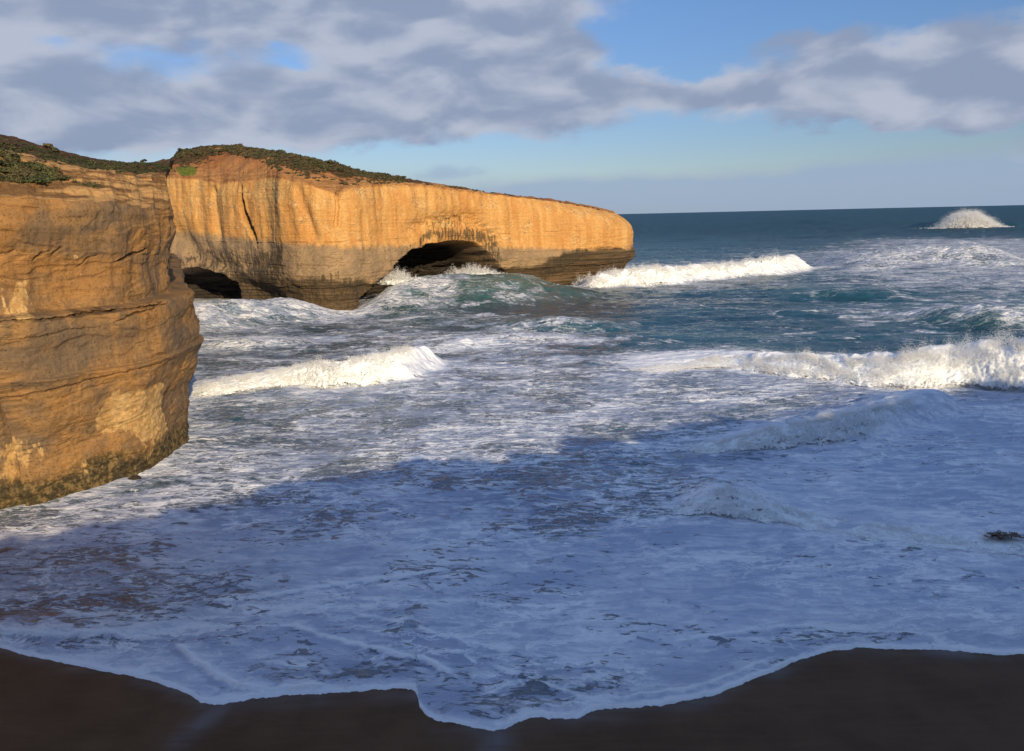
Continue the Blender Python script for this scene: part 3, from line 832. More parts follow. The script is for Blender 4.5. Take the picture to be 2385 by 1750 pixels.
def on_beach(x, y):
    d = ray(x, y)      # plane z = SL*(Y0-Y)
    t = (SL * Y0 - EYE[2]) / (d[2] + SL * d[1])
    return EYE + t * d


SH = np.array([on_beach(x, y) for x, y in SHORE])
sh_th = np.arctan2(SH[:, 0], SH[:, 1]); sh_r = np.hypot(SH[:, 0], SH[:, 1])
_o = np.argsort(sh_th); sh_th = sh_th[_o]; sh_r = sh_r[_o]


def shore_r(th):
    r = np.interp(th, sh_th, sh_r)
    return r + .16 * fbm(th * 55, th * 0 + .5, 4, 401) + .09 * fbm(th * 210, th * 0 + .5, 2, 402)


# foam cover chart (image rows / columns), amounts estimated by eye
CY = [440, 515, 535, 560, 590, 620, 650, 690, 720, 760, 800, 850, 900, 950, 1000, 1050, 1100, 1160, 1220, 1280, 1340, 1400, 1460, 1520, 1620]
CX = [0, 250, 450, 700, 950, 1150, 1300, 1500, 1750, 2000, 2251]
CH = [
    [.00, .00, .00, .00, .00, .00, .00, .00, .00, .00, .00],
    [.10, .10, .10, .10, .10, .10, .10, .12, .12, .13, .13],
    [.00, .00, .00, .00, .00, .00, .03, .05, .10, .58, .70],
    [.10, .10, .10, .10, .10, .10, .10, .16, .40, .66, .72],
    [.20, .20, .20, .20, .30, .30, .40, .50, .40, .58, .60],
    [.30, .30, .40, .40, .44, .30, .45, .38, .26, .46, .52],
    [.50, .50, .66, .60, .42, .24, .20, .22, .22, .28, .38],
    [.50, .50, .66, .56, .38, .24, .22, .22, .24, .36, .42],
    [.50, .50, .56, .46, .40, .32, .27, .24, .24, .28, .34],
    [.50, .50, .58, .42, .56, .56, .34, .24, .20, .20, .34],
    [.50, .50, .44, .46, .66, .62, .60, .60, .64, .60, .80],
    [.50, .50, .56, .66, .68, .62, .62, .64, .66, .66, .90],
    [.50, .50, .50, .56, .66, .66, .64, .62, .58, .74, .92],
    [.50, .50, .50, .54, .66, .68, .66, .60, .74, .88, .92],
    [.50, .50, .54, .60, .66, .64, .66, .70, .86, .92, .92],
    [.48, .52, .60, .68, .70, .64, .66, .62, .86, .92, .90],
    [.46, .52, .60, .66, .68, .62, .62, .56, .84, .90, .88],
    [.66, .72, .74, .78, .80, .80, .80, .82, .84, .84, .84],
    [.60, .70, .78, .82, .84, .85, .84, .84, .85, .86, .86],
    [.54, .66, .77, .83, .87, .87, .88, .90, .90, .91, .92],
    [.42, .40, .66, .84, .88, .88, .90, .92, .93, .94, .94],
    [.62, .60, .76, .90, .84, .86, .90, .90, .88, .92, .94],
    [.95, .92, .90, .82, .76, .80, .84, .92, .82, .92, .96],
    [.95, .95, .92, .84, .76, .74, .84, .93, .95, .96, .96],
    [.95, .95, .95, .95, .82, .72, .95, .95, .95, .95, .95]]
CH = np.array(CH)


def bilin(T, x, y):
    xi = np.interp(x, CX, np.arange(len(CX))); yi = np.interp(y, CY, np.arange(len(CY)))
    x0 = np.clip(xi.astype(int), 0, len(CX) - 2); y0 = np.clip(yi.astype(int), 0, len(CY) - 2)
    fx = xi - x0; fy = yi - y0
    fx = fx * fx * (3 - 2 * fx); fy = fy * fy * (3 - 2 * fy)
    return (T[y0, x0] * (1 - fx) + T[y0, x0 + 1] * fx) * (1 - fy) + (T[y0 + 1, x0] * (1 - fx) + T[y0 + 1, x0 + 1] * fx) * fy


def curve_dist(X, Y, P):
    """(distance signed +seaward, parameter, along) to plan polyline P"""
    d = np.full(X.shape, 1e9); u = np.zeros(X.shape); sg = np.ones(X.shape)
    n = len(P) - 1
    L = np.linalg.norm(np.diff(P, axis=0), axis=1); c = np.concatenate([[0], np.cumsum(L)]); tot = c[-1]
    for i in range(n):
        a = P[i]; e = P[i + 1] - a; l2 = e @ e + 1e-9
        t = ((X - a[0]) * e[0] + (Y - a[1]) * e[1]) / l2
        tc = np.clip(t, 0, 1)
        dx = X - a[0] - tc * e[0]; dy = Y - a[1] - tc * e[1]
        q = np.hypot(dx, dy); m = q < d
        s_ = np.sign(e[0] * dy - e[1] * dx)
        d = np.where(m, q, d); sg = np.where(m, s_, sg); u = np.where(m, (c[i] + tc * L[i]) / tot, u)
    return d * sg, u, tot


# wave table: toe points on the water, crest points (image coordinates), how far the crest stands behind the toe
class Wave: pass
WAVES = []
def wave(name, toe, crest, run, back, foam, toss=.20, taper=13.0, var=.25, roll=True, label='', spray=.5, teal=0.0, lump=1.0, dens=1.0):
    w = Wave(); w.name = name; w.label = label; w.foam = foam; w.back = back; w.roll = roll; w.spray = spray; w.toss = toss; w.teal = teal; w.lump = lump; w.dens = dens
    xs = np.linspace(max(toe[0][0], crest[0][0]), min(toe[-1][0], crest[-1][0]), 48)
    ty = np.interp(xs, [p[0] for p in toe], [p[1] for p in toe]); cy = np.interp(xs, [p[0] for p in crest], [p[1] for p in crest])
    ty = smooth1(ty, 2); cy = smooth1(cy, 2)
    T = np.array([ground(x, y) for x, y in zip(xs, ty)])
    C = []
    for k, x in enumerate(xs):
        Yc = T[k, 1] + run * (1 if np.isscalar(run) else 1)
        C.append(at_depth(x, min(cy[k], ty[k] - .5), Yc))
    C = np.array(C)
    w.T = T; w.C = C; w.h = np.maximum(C[:, 2], .05); w.run = run
    env = np.clip(np.minimum(np.arange(48), np.arange(47, -1, -1)) / (5.0 if roll else taper), 0, 1); w.var = var; w.env = sst(0, 1, env)
    w.xs = xs
    WAVES.append(w); return w


wave('outer', [(1262, 634), (1300, 636), (1450, 626), (1600, 612), (1700, 606), (1765, 588)], [(1262, 612), (1300, 606), (1400, 590), (1500, 588), (1560, 586), (1650, 574), (1740, 562), (1765, 572)], 9, 16, .9, spray=.6,
     label='long white breaker peeling away from the tip of the headland')
wave('outer_field', [(1760, 600), (1900, 596), (2100, 590), (2300, 588)], [(1760, 582), (1900, 556), (2050, 538), (2130, 530), (2200, 536), (2300, 541)], 40, 40, .14, roll=False)
wave('arch', [(770, 700), (900, 696), (1000, 692), (1100, 682), (1200, 666), (1290, 652)], [(770, 668), (830, 634), (860, 612), (900, 606), (960, 603), (1040, 602), (1100, 605), (1150, 616), (1220, 636), (1290, 649)], 42, 22, .07, roll=False, teal=1.0, taper=7, var=.08)
wave('wash', [(380, 730), (450, 735), (560, 725), (650, 712), (720, 694)], [(380, 655), (450, 655), (520, 664), (600, 655), (650, 668), (720, 688)], 22, 20, .1, roll=False, teal=.25)
wave('cove', [(402, 884), (450, 874), (540, 862), (640, 850), (740, 856), (820, 848), (900, 828), (955, 800)], [(402, 858), (450, 842), (540, 826), (640, 806), (740, 792), (820, 782), (900, 768), (948, 752), (955, 762)], 6, 9, .50, spray=.8, dens=.92, lump=.8,
     label='cream white breaker rolling into the cove beside the brown cliff')
wave('cove_tail', [(900, 784), (1000, 766), (1060, 758), (1120, 755), (1200, 755), (1320, 762)], [(900, 768), (1000, 746), (1060, 740), (1120, 735), (1200, 742), (1320, 756)], 6, 9, .35, roll=False)
wave('right', [(1380, 826), (1500, 812), (1600, 806), (1700, 826), (1800, 836), (1900, 850), (2000, 858), (2100, 850), (2251, 868), (2420, 880)],
     [(1380, 812), (1500, 795), (1570, 781), (1700, 785), (1800, 782), (1900, 790), (2000, 784), (2080, 772), (2160, 756), (2251, 757), (2420, 752)], 7, 11, .8, spray=2.2, lump=.40, toss=.34,
     label='longest white breaker, half in sunlight, crossing the right of the sea')
wave('shade', [(1490, 1000), (1560, 996), (1650, 992), (1750, 986), (1850, 976), (1950, 952), (2050, 915), (2080, 890)], [(1490, 992), (1560, 972), (1650, 948), (1750, 926), (1850, 908), (1950, 888), (2040, 866), (2080, 872)], 5, 8, .28, spray=.9, dens=.80,
     label='shaded breaker curling just below the edge of the sunlight')
wave('shade_front', [(1430, 1128), (1520, 1132), (1600, 1140), (1700, 1150), (1800, 1168), (2000, 1198), (2150, 1214), (2300, 1232)],
     [(1430, 1116), (1520, 1090), (1590, 1064), (1650, 1078), (1730, 1112), (1800, 1134), (2000, 1166), (2150, 1180), (2300, 1196)], 4, 6, .24, spray=.9, dens=.84,
     label='blue-shaded breaker nearest to the beach, frothing toward the seaweed')
wave('hump', [(1080, 1098), (1180, 1095), (1280, 1088), (1340, 1075), (1400, 1060)], [(1080, 1082), (1180, 1045), (1260, 1020), (1320, 1010), (1400, 1040)], 12, 14, -.06, roll=False)
wave('teal_right', [(1840, 706), (2000, 712), (2150, 724), (2300, 730), (2520, 734)], [(1840, 700), (1960, 690), (2060, 676), (2160, 668), (2300, 670), (2520, 680)], 16, 14, .15, roll=False, teal=.35)
wave('green', [(1620, 660), (1850, 660), (2080, 664)], [(1620, 655), (1760, 642), (1880, 637), (2000, 646), (2080, 656)], 14, 18, .0, roll=False, teal=.3)
wave('mid_swell', [(1000, 730), (1150, 734), (1300, 736), (1460, 730)], [(1000, 718), (1150, 702), (1230, 697), (1330, 705), (1460, 722)], 12, 14, .10, roll=False, teal=.3)
wave('wash_line', [(430, 762), (520, 768), (650, 762), (760, 752)], [(430, 746), (520, 744), (650, 748), (760, 744)], 6, 8, .25, roll=False)
wave('far_swell', [(1960, 497), (2060, 498), (2140, 498), (2210, 498), (2260, 494)], [(1960, 495), (2030, 488), (2075, 484), (2120, 485), (2180, 489), (2260, 493)], 20, 30, .0, roll=False)
wave('far_roll', [(1600, 497), (1750, 492), (1900, 490)], [(1600, 493), (1780, 483), (1900, 488)], 40, 60, .0, roll=False)
LIPS = [([(372, 1412), (400, 1430), (430, 1456), (470, 1484), (505, 1507), (540, 1516), (600, 1519), (680, 1516), (760, 1510)], .17, 1.0),
        ([(600, 1375), (660, 1385), (730, 1408), (800, 1424), (870, 1442), (930, 1452), (975, 1474), (1010, 1500)], .12, .8),
        ([(1060, 1455), (1100, 1472), (1180, 1500), (1260, 1530), (1330, 1540), (1420, 1530), (1540, 1510), (1640, 1474), (1740, 1436)], .07, .5),
        ([(-60, 1386), (40, 1398), (120, 1404), (200, 1400), (300, 1406), (372, 1412)], .10, .7),
        ([(430, 1330), (560, 1322), (700, 1300), (860, 1278), (1000, 1262)], .08, .5),
        ([(760, 1350), (900, 1380), (1050, 1420), (1150, 1436)], .07, .45),
        ([(1450, 1420), (1560, 1400), (1750, 1380), (1900, 1390), (2100, 1400)], .05, .35)]
wave('surf_left', [(-150, 1392), (0, 1408), (100, 1410), (200, 1412), (300, 1405), (400, 1385), (500, 1360)], [(-150, 1372), (0, 1380), (100, 1382), (200, 1384), (300, 1378), (400, 1362), (500, 1345)], 1.2, 2.5, .22, roll=False)


def front_profile(t):          # t 0 toe .. 1 crest
    return np.where(t < 1, sst(0, 1, t) ** .8, 1.0)


def wave_height(X, Y, w):
    """height and foam weight of one wave at plan points"""
    P = w.C[:, :2]
    lo = np.minimum(w.T[:, :2].min(0), P.min(0)) - 4 * w.back; hi = np.maximum(w.T[:, :2].max(0), P.max(0)) + 4 * w.back
    m = (X > lo[0]) & (X < hi[0]) & (Y > lo[1]) & (Y < hi[1])
    hh = np.zeros(X.shape); ff = np.zeros(X.shape)
    if not m.any(): return hh, ff
    x, y = X[m], Y[m]
    d, u, tot = curve_dist(x, y, P)
    k = u * 47
    d = d + w.run * .22 * fbm(x / (w.run * .9), y / (w.run * .9), 4, 519)
    h = np.interp(k, np.arange(48), w.h) * (1 + w.var * fbm(u * tot / max(3.0, w.run * .8), u * 0 + w.run, 4, 521)); env = np.interp(k, np.arange(48), w.env)
    endd = ((k <= 0) | (k >= 47))
    lat = np.where(endd, np.exp(-(np.abs(d) / (w.run * .8)) ** 2) * 0, 1.0)
    h = h * env
    fr = np.clip(1 + d / w.run, 0, 1)
    prof = np.where(d < 0, fr ** 1.3 * (3 - 2 * fr) ** .6 / 1.0, np.exp(-(d / w.back) ** 1.5))
    prof = np.where(d < 0, sst(0, 1, fr), prof)
    hh[m] = h * prof * lat
    q = np.where(d < 0, np.clip(1.2 + d / (w.run * 1.15), 0, 1), np.exp(-(d / (w.back * .9)) ** 2))
    ff[m] = w.foam * q * (.35 + .65 * env) * lat
    return hh, ff


def sea_height(X, Y, full=True):
    r = np.hypot(X, Y)
    near = sst(52, 140, r)
    z = near * (.42 * np.sin((Y * .95 + X * .22) / 9.0 + 1.5 * fbm(X / 90, Y / 90, 2, 500)) * sst(90, 300, r)
                + (.28 + .3 * sst(130, 220, r)) * fbm(X / 30, Y / 13, 3, 501) + .26 * fbm(X / 9, Y / 4.5, 4, 503))
    z = z + sst(44, 75, r) * .14 * fbm(X / 5, Y / 2.2, 4, 507)
    far = sst(350, 900, r) * sst(9000, 2500, r)
    z = z + far * (1.1 * fbm(X / 130, Y / 42, 4, 511))
    foam = np.zeros(X.shape); teal = np.zeros(X.shape); wsum = np.zeros(X.shape)
    for w in WAVES:
        h, f = wave_height(X, Y, w)
        wsum = np.maximum(wsum, h); foam = foam + f
        teal = np.maximum(teal, w.teal * np.clip(h / (w.h.max() + 1e-6), 0, 1) ** .7)
    z = z * np.clip(1 - wsum * .08, .6, 1) + wsum + np.sqrt(np.clip(wsum, 0, 9)) * sst(55, 90, r) * (.16 * fbm(X / 4.5, Y / 2.4, 4, 515) + .10 * fbm(X / 1.6, Y / 1.0, 3, 517) * sst(260, 120, r))
    return z, foam, teal


def build_sea():
    nc = 1150
    th = np.radians(np.concatenate([np.linspace(-58, -40, 60, endpoint=False), np.linspace(-40, 40, nc - 120), np.linspace(40, 60, 61)[1:]]))
    nc = len(th)
    r0 = shore_r(th)
    lip = np.array([0, .02, .05, .09, .14, .20, .28, .38, .5, .64, .8, 1.0, 1.22])
    lg = np.concatenate([np.arange(1, 200) * .0012, 199 * .0012 + np.arange(1, 640) * .0030])
    st = .0030 * 1.02 ** np.arange(1, 160)
    lg2 = lg[-1] + np.cumsum(st); lg2 = lg2[lg2 < math.log(12000 / 42)]
    lgs = np.concatenate([lg, lg2, [math.log(14000 / 42)]])
    r0s = smooth1(r0, 70)
    bl = sst(.02, .50, lgs)[:, None]
    Rr = np.concatenate([r0[None] + lip[:, None], ((r0[None] + 1.22) * (1 - bl) + (r0s[None] + 1.22) * bl) * np.exp(lgs[:, None])])
    X = Rr * np.sin(th)[None]; Y = Rr * np.cos(th)[None]
    dr = Rr - r0[None]
    z, wf, teal = sea_height(X, Y)
    bz = np.maximum(beach_z(X, Y), -3)
    swash = np.maximum(bz + .05 + .03 * fbm(X / 2.0, Y / 1.2, 4, 521) + .06 * sst(0, 6, dr), 0.02)
    k = sst(1.0, 14, dr)
    z = np.where(k < 1, z * k + swash * (1 - k), z)
    h, f = wave_height(X, Y, WAVES[-1]); z = z + h * (1 - k) * .8
    # second swash sheets overrunning the first: small steps with a foam roll
    lipT = np.zeros_like(z); lipF = np.zeros_like(z)
    for pts, hgt, amt in LIPS:
        P = resample(np.array([on_beach(x, y)[:2] for x, y in pts]), lambda c: .4)[1]
        m = (X > P[:, 0].min() - 5) & (X < P[:, 0].max() + 5) & (Y > P[:, 1].min() - 3) & (Y < P[:, 1].max() + 7)
        x_, y_ = X[m], Y[m]
        d, u, tot = curve_dist(x_ + .25 * fbm(x_ / 1.4, y_ / 1.4, 3, 581), y_ + .25 * fbm(x_ / 1.4 + 7, y_ / 1.4, 3, 582), P)
        e = sst(0, .12, u) * sst(1, .88, u) * np.clip(.75 + .8 * fbm(u * tot / 3, u * 0 + hgt, 3, 583), .15, 1.3)
        z[m] += e * hgt * (sst(-.12, .10, d) * np.exp(-np.clip(d, 0, None) / 2.2) + .5 * np.exp(-((d - .12) / .16) ** 2))
        lipT[m] = np.maximum(lipT[m], e * amt * (1.1 * np.exp(-((d - .12) / .20) ** 2) + .35 * np.exp(-np.clip(d, 0, None) / 1.0) * (d > 0)))
        lipF[m] = np.maximum(lipF[m], e * amt * (np.exp(-((d + .40) / .28) ** 2) + .55 * np.exp(-((d - 1.5) / .8) ** 2)))  # thinned foam paints a dark undershadow ahead of each lip
    edge = np.sqrt(np.clip(dr / .45, 0, 1))
    z = np.where(dr < .5, bz - .025 + (z - bz + .025) * edge, z)
    # rounded foam roll at the waterline
    rn = np.clip(.6 + .9 * fbm(th * 40, th * 0, 3, 531), .1, 1.4)[None]
    z = z + .07 * rn * np.exp(-((dr - .35) / .28) ** 2)
    q = proj(np.stack([X, Y, np.zeros_like(X)], -1))
    base = bilin(CH, q[..., 0], q[..., 1])
    base = base + .16 * fbm(X / 26, Y / 16, 4, 541) * sst(.0, .3, base) * sst(.99, .7, base)
    foam = np.clip(base + wf, 0, 1.02)
    foam = np.maximum(foam, .62 * np.exp(-(dr / .5) ** 2) + .42 * np.exp(-(dr / 1.8) ** 2) * 1)
    for gx, gy, gw, gh, ga in [(760, 1488, 190, 22, .17), (1075, 1550, 50, 35, .16), (1290, 1512, 130, 42, .14), (1800, 1402, 200, 22, .13), (890, 1372, 60, 40, .11), (1200, 1470, 60, 30, .10)]:
        foam = foam - ga * np.exp(-(((q[..., 0] - gx) / gw) ** 2 + ((q[..., 1] - gy) / gh) ** 2))
    foam = np.where(dr < 1.4, np.maximum(foam, 1.1 - .25 * dr), foam)
    thick = np.clip(.30 + .9 * wf + .8 * np.exp(-(dr / .7) ** 2) - .12 * np.exp(-((dr - 2.4) / 1.2) ** 2) + .30 * fbm(X / 14, Y / 8, 4, 551) + .12 * sst(120, 60, np.hypot(X, Y)), 0, 1.2)
    thick = np.clip(thick + lipT - .38 * lipF, -.1, 1.4); foam = np.clip(foam - .11 * lipF + .3 * lipT, 0, 1.05)
    mid = sst(640, 720, q[..., 1]) * sst(1075, 960, q[..., 1])
    foam = np.clip(foam - .07 * mid * (1 - np.clip(wf * 2.5, 0, 1)), 0, 1.02)
    # foam hugging the cliff feet
    for R_, lim in ((NC['R'], 3.0), (HL['R'][:HL['it']], 9.0)):
        P = R_[::12]
        lo = P.min(0) - 3 * lim; hi = P.max(0) + 3 * lim
        m = (X > lo[0]) & (X < hi[0]) & (Y > lo[1]) & (Y < hi[1])
        d, u, tot = curve_dist(X[m], Y[m], P)
        g = np.exp(-(np.abs(d) / lim) ** 2)
        foam[m] = np.clip(foam[m] + .28 * g, 0, 1.02); thick[m] = np.clip(thick[m] + .25 * g, 0, 1)
    sand_reflect = np.exp(-(((q[..., 0] - 120) / 330) ** 2 + ((q[..., 1] - 1290) / 110) ** 2)) + .55 * np.exp(-(((q[..., 0] - 250) / 500) ** 2 + ((q[..., 1] - 1180) / 80) ** 2)) + .35 * sst(1050, 1350, q[..., 1]) * sst(1500, 300, q[..., 0])  # left patches paint the sunlit cliff's warm reflection; the rest is sandy water
    sand_reflect = np.clip(sand_reflect * sst(60, 5, dr) * .85, 0, .8)
    sand_reflect = np.maximum(sand_reflect, .25 * sst(8, 1, dr))
    silt = np.exp(-(((q[..., 0] - 1150) / 330) ** 2 + ((q[..., 1] - 665) / 26) ** 2))
    sand_reflect = np.maximum(sand_reflect, .22 * silt)
    nr = len(Rr)
    V = np.stack([X, Y, z], -1)
    o = mesh_obj('sea', V, grid_faces(nr, nc), WATER, attrs=dict(foam=foam, thick=thick, teal=np.clip(teal, 0, 1), sand_reflect=sand_reflect))
    tag(o, kind='structure')


def build_beach():
    nx, ny = 260, 160
    x = np.linspace(-75, 120, nx)[None]; y = np.linspace(-12, 66, ny)[:, None]
    X = np.broadcast_to(x, (ny, nx)); Y = np.broadcast_to(y, (ny, nx))
    Z = beach_z(X, Y) + .02 * fbm(X / 6, Y / 4, 3, 561) * sst(30, 25, Y) - .25 * sst(54, 62, Y)
    Z = Z + .35 * sst(34, 10, Y)
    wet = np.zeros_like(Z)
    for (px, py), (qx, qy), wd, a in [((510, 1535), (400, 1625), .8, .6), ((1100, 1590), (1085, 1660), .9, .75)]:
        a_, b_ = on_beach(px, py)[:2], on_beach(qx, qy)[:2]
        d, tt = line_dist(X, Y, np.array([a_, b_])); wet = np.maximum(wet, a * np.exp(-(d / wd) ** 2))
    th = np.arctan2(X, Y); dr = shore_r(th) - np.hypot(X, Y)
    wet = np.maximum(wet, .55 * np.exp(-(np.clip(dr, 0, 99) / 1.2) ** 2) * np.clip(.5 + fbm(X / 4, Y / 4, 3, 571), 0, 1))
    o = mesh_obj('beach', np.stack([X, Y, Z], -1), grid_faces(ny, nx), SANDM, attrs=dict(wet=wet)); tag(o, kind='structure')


def build_terrain():
    """the cliff top the viewer stands on: unseen, its rim shaped to throw the shade over the cove"""
    cs = np.array([S[0], S[1]]) / math.hypot(S[0], S[1]); tn = math.tan(SUN_EL)
    marks = [(-260, 1260), (0, 1196), (250, 1150), (450, 1110), (600, 1062), (760, 1040), (900, 1018), (1000, 1012), (1120, 1010), (1250, 980), (1400, 950), (1560, 930), (1750, 905), (1900, 872), (2050, 862), (2150, 850), (2251, 838), (2500, 790)]  # image coordinates along the shadow edge
    pts = []; hts = []
    for x, y in marks:
        hs = float(np.interp(x, [1000, 1300, 1700, 2251, 2500], [28.2, 31.5, 40, 52, 56]))  # right side made into a taller unseen hill to hold the shadow line
        g = ground(x, y, .3)[:2]; pts.append(g + cs * (hs - .3) / tn); hts.append(hs)
    print('RIM', [tuple(round(float(c), 1) for c in q) + (round(h_, 1),) for q, h_ in zip(pts, hts)])
    pts = np.array(pts)
    far = [pts[0] + np.array([-25, -18]), pts[0] + np.array([-70, -60])]
    P = np.vstack([far[1], far[0], pts, pts[-1] + [60, 38], pts[-1] + [160, 110]])
    s, R = resample(P, lambda q: .5)
    n = len(s)
    N = normals(R)                      # right of travel = landward here, flip to seaward
    N = -N
    rows = []
    hk = np.array([28.2, 28.2] + hts + [58, 58]); sk_ = [s[int(np.argmin(np.hypot(R[:, 0] - q[0], R[:, 1] - q[1])))] for q in P]
    zr = np.interp(s, sk_, hk) + np.interp(s, sk_, [.9] * 8 + [1.8] * (len(sk_) - 8)) * fbm(s / 8, s * 0 + 7, 3, 600) + .6 * fbm(s / 2.5, s * 0, 4, 601) + .35 * fbm(s / .9, s * 0, 3, 602)
    for v in np.linspace(0, 1, 50):
        z = -1 + (zr + 1) * v
        o = -1.2 + 1.0 * fbm(s / 7, s * 0 + z / 6, 4, 603) * (1 - v) - 1.0 * (1 - abs(2 * v - 1))
        rows.append(np.stack([R[:, 0] + N[:, 0] * o * (1 if v < 1 else 0), R[:, 1] + N[:, 1] * o * (1 if v < 1 else 0), z], -1))
    for d in [1.5, 4, 9, 18, 35, 70, 140]:
        Q = smooth1(R, int(min(n // 3, d * 2 + 2))) - N * 0 + np.array([[-cs[0] * -d * .2, 0]]) * 0
        Q = Q + np.stack([np.full(n, cs[0]), np.full(n, cs[1])], -1) * d
        z = zr - .15 * d ** .5 + .2 * fbm(Q[:, 0] / 5, Q[:, 1] / 5, 3, 605)
        rows.append(np.stack([Q[:, 0], Q[:, 1], z], -1))
    V = np.array(rows)
    zeros = np.zeros(V.shape[:2])
    o = mesh_obj('terrain', V, grid_faces(len(rows), n), ROCK_NEAR, attrs=dict(pale=zeros, dark=zeros, soil=zeros, cave=zeros, seam=zeros)); tag(o, kind='structure')


def droplets(name, C, R, mat, parent):
    """spray droplets: little tetrahedra scattered about the points C with radii R"""
    n = len(C)
    T = np.array([[1, 1, 1], [-1, -1, 1], [-1, 1, -1], [1, -1, -1]], float) / 1.7
    A = rng.normal(size=(n, 3, 3)); Q, _ = np.linalg.qr(A)
    V = C[:, None] + np.einsum('kj,nji->nki', T, Q) * R[:, None, None]
    Fc = (np.array([[0, 1, 2], [0, 3, 1], [0, 2, 3], [1, 3, 2]])[None] + 4 * np.arange(n)[:, None, None]).reshape(-1, 3)
    return mesh_obj(name, V.reshape(-1, 3), Fc, mat, parent, smooth=False)


def build_breaker(w, first=False):
    """whitewater lying on the wave front: torn froth sheet plus a cloud of droplets"""
    dist = float(np.hypot(w.C[:, 0], w.C[:, 1]).mean())
    L = np.concatenate([[0], np.cumsum(np.linalg.norm(np.diff(w.C[:, :2], axis=0), axis=1))]); tot = L[-1]
    px = dist / F
    nu = int(min(1100, tot / (px * .75))); nv = 70
    u = np.linspace(0, tot, nu)[None]; v = np.linspace(0, 1, nv)[:, None]
    K48 = np.arange(48)
    def at(ii, A): return np.stack([np.interp(ii, K48, A[:, k]) for k in range(3)], -1)
    ii = np.interp(u[0], L, K48)
    Cx = at(ii, w.C); Tx = at(ii, w.T)
    env = np.interp(ii, K48, w.env); h = np.interp(ii, K48, w.h)
    dirn = Cx[:, :2] - Tx[:, :2]; ln = np.linalg.norm(dirn, axis=1)[:, None]; dirn = dirn / ln
    sc = float(max(.8, h.mean() * .55))
    def section(v):
        a = np.interp(v, [0, .15, .30, .45, .55, .66, .74, .80, .90, 1.0], [-.10, .05, .18, .34, .50, .76, .92, 1.06, 1.4, 1.8])
        z = np.interp(v, [0, .15, .30, .45, .55, .66, .74, .80, .90, 1.0], [-.03, .16, .42, .70, .86, .98, .99, .94, .72, .42])
        return a, z
    a, zf = section(v)
    a = smooth1(a, 4); zf = smooth1(zf, 4)
    U = np.broadcast_to(u, (nv, nu)); SV = np.broadcast_to(v * (ln.mean() * 1.6 + h.mean() * 1.5), U.shape)
    # the toe runs ahead in lobes and the crest line is torn
    lobe = fbm(U / (4 * sc), U * 0 + 1, 4, 701, .55) * .28 * sst(.5, 0, v)
    X = Tx[None, :, 0] + dirn[None, :, 0] * ln[None, :, 0] * (a - lobe)
    Y = Tx[None, :, 1] + dirn[None, :, 1] * ln[None, :, 0] * (a - lobe)
    Z = h[None] * env[None] * zf
    b = fbm(U / (1.5 * sc), SV / (1.1 * sc), 5, 703, .6) + .5 * fbm(U / (.4 * sc), SV / (.5 * sc), 3, 705, .6)
    mid = sst(0, .12, v) * sst(1, .8, v)
    amp = h[None] * .17 * w.lump * mid * env[None]
    X = X - dirn[None, :, 0] * amp * b; Y = Y - dirn[None, :, 1] * amp * b; Z = Z + amp * b
    Z = Z + h[None] * .20 * w.lump * env[None] * fbm(U / (2.2 * sc), U * 0 + 3, 6, 707, .62) * np.exp(-((v - .68) / .15) ** 2)
    tear = fbm(U / (3.0 * sc), SV / (1.6 * sc), 5, 709, .6)
    edge = (.10 + .80 * sst(0, .25, v) * sst(1, .58, v)) * (.15 + .85 * env[None]) * w.dens + .55 * tear - .22 * sst(.12, 0, v) - .35 * sst(.70, .95, v)
    root = empty('breaking_wave', tuple(float(c) for c in (w.T[24])))
    tag(root, w.label, 'wave', 'breaking waves')
    rp = np.array(root.location)
    mesh_obj('foam_sheet', np.stack([X, Y, Z], -1) - rp, grid_faces(nv, nu), FOAM, root, attrs=dict(edge=edge))
    # droplets: dense in clumps on the face, thinning upwards in torn plumes
    n = int(110000 * w.spray)
    k = rng.random(n); e = np.interp(k * 47, K48, w.env); cu = k * tot
    vv = np.where(rng.random(n) < .55, rng.beta(2.2, 1.6, n) * .8, rng.normal(.68, .07, n))
    vv = np.clip(vv, .02, .98)
    cl = fbm(cu / (2.4 * sc), vv * 5, 5, 711, .62)
    keep = rng.random(n) < np.clip(.42 + 1.5 * cl, .02, 1) * e
    k, cu, vv, cl = k[keep], cu[keep], vv[keep], cl[keep]; n = len(k); kk = k * 47
    Cc = at(kk, w.C); Tt = at(kk, w.T); hc = np.interp(kk, K48, w.h) * np.interp(kk, K48, w.env)
    D = Cc - Tt; D[:, 2] = 0
    a, zf = section(vv)
    plume = np.clip(.35 + 1.4 * fbm(cu / (1.8 * sc), cu * 0 + 5, 5, 713, .62), .04, 2.0)
    lift = rng.exponential(1.0, n) * w.toss * hc * plume * sst(.30, .68, vv) + np.abs(rng.normal(0, .05, n)) * hc
    Pp = Tt + D * (a - .10 * rng.random(n))[:, None]; Pp[:, 2] = hc * zf + lift
    Pp += rng.normal(0, .04, (n, 3)) * hc[:, None]
    Rd = px * rng.uniform(.16, .42, n) * np.exp(-lift / (hc * .9 + .1))
    droplets('spray', Pp - rp, Rd, SPRAY, root)


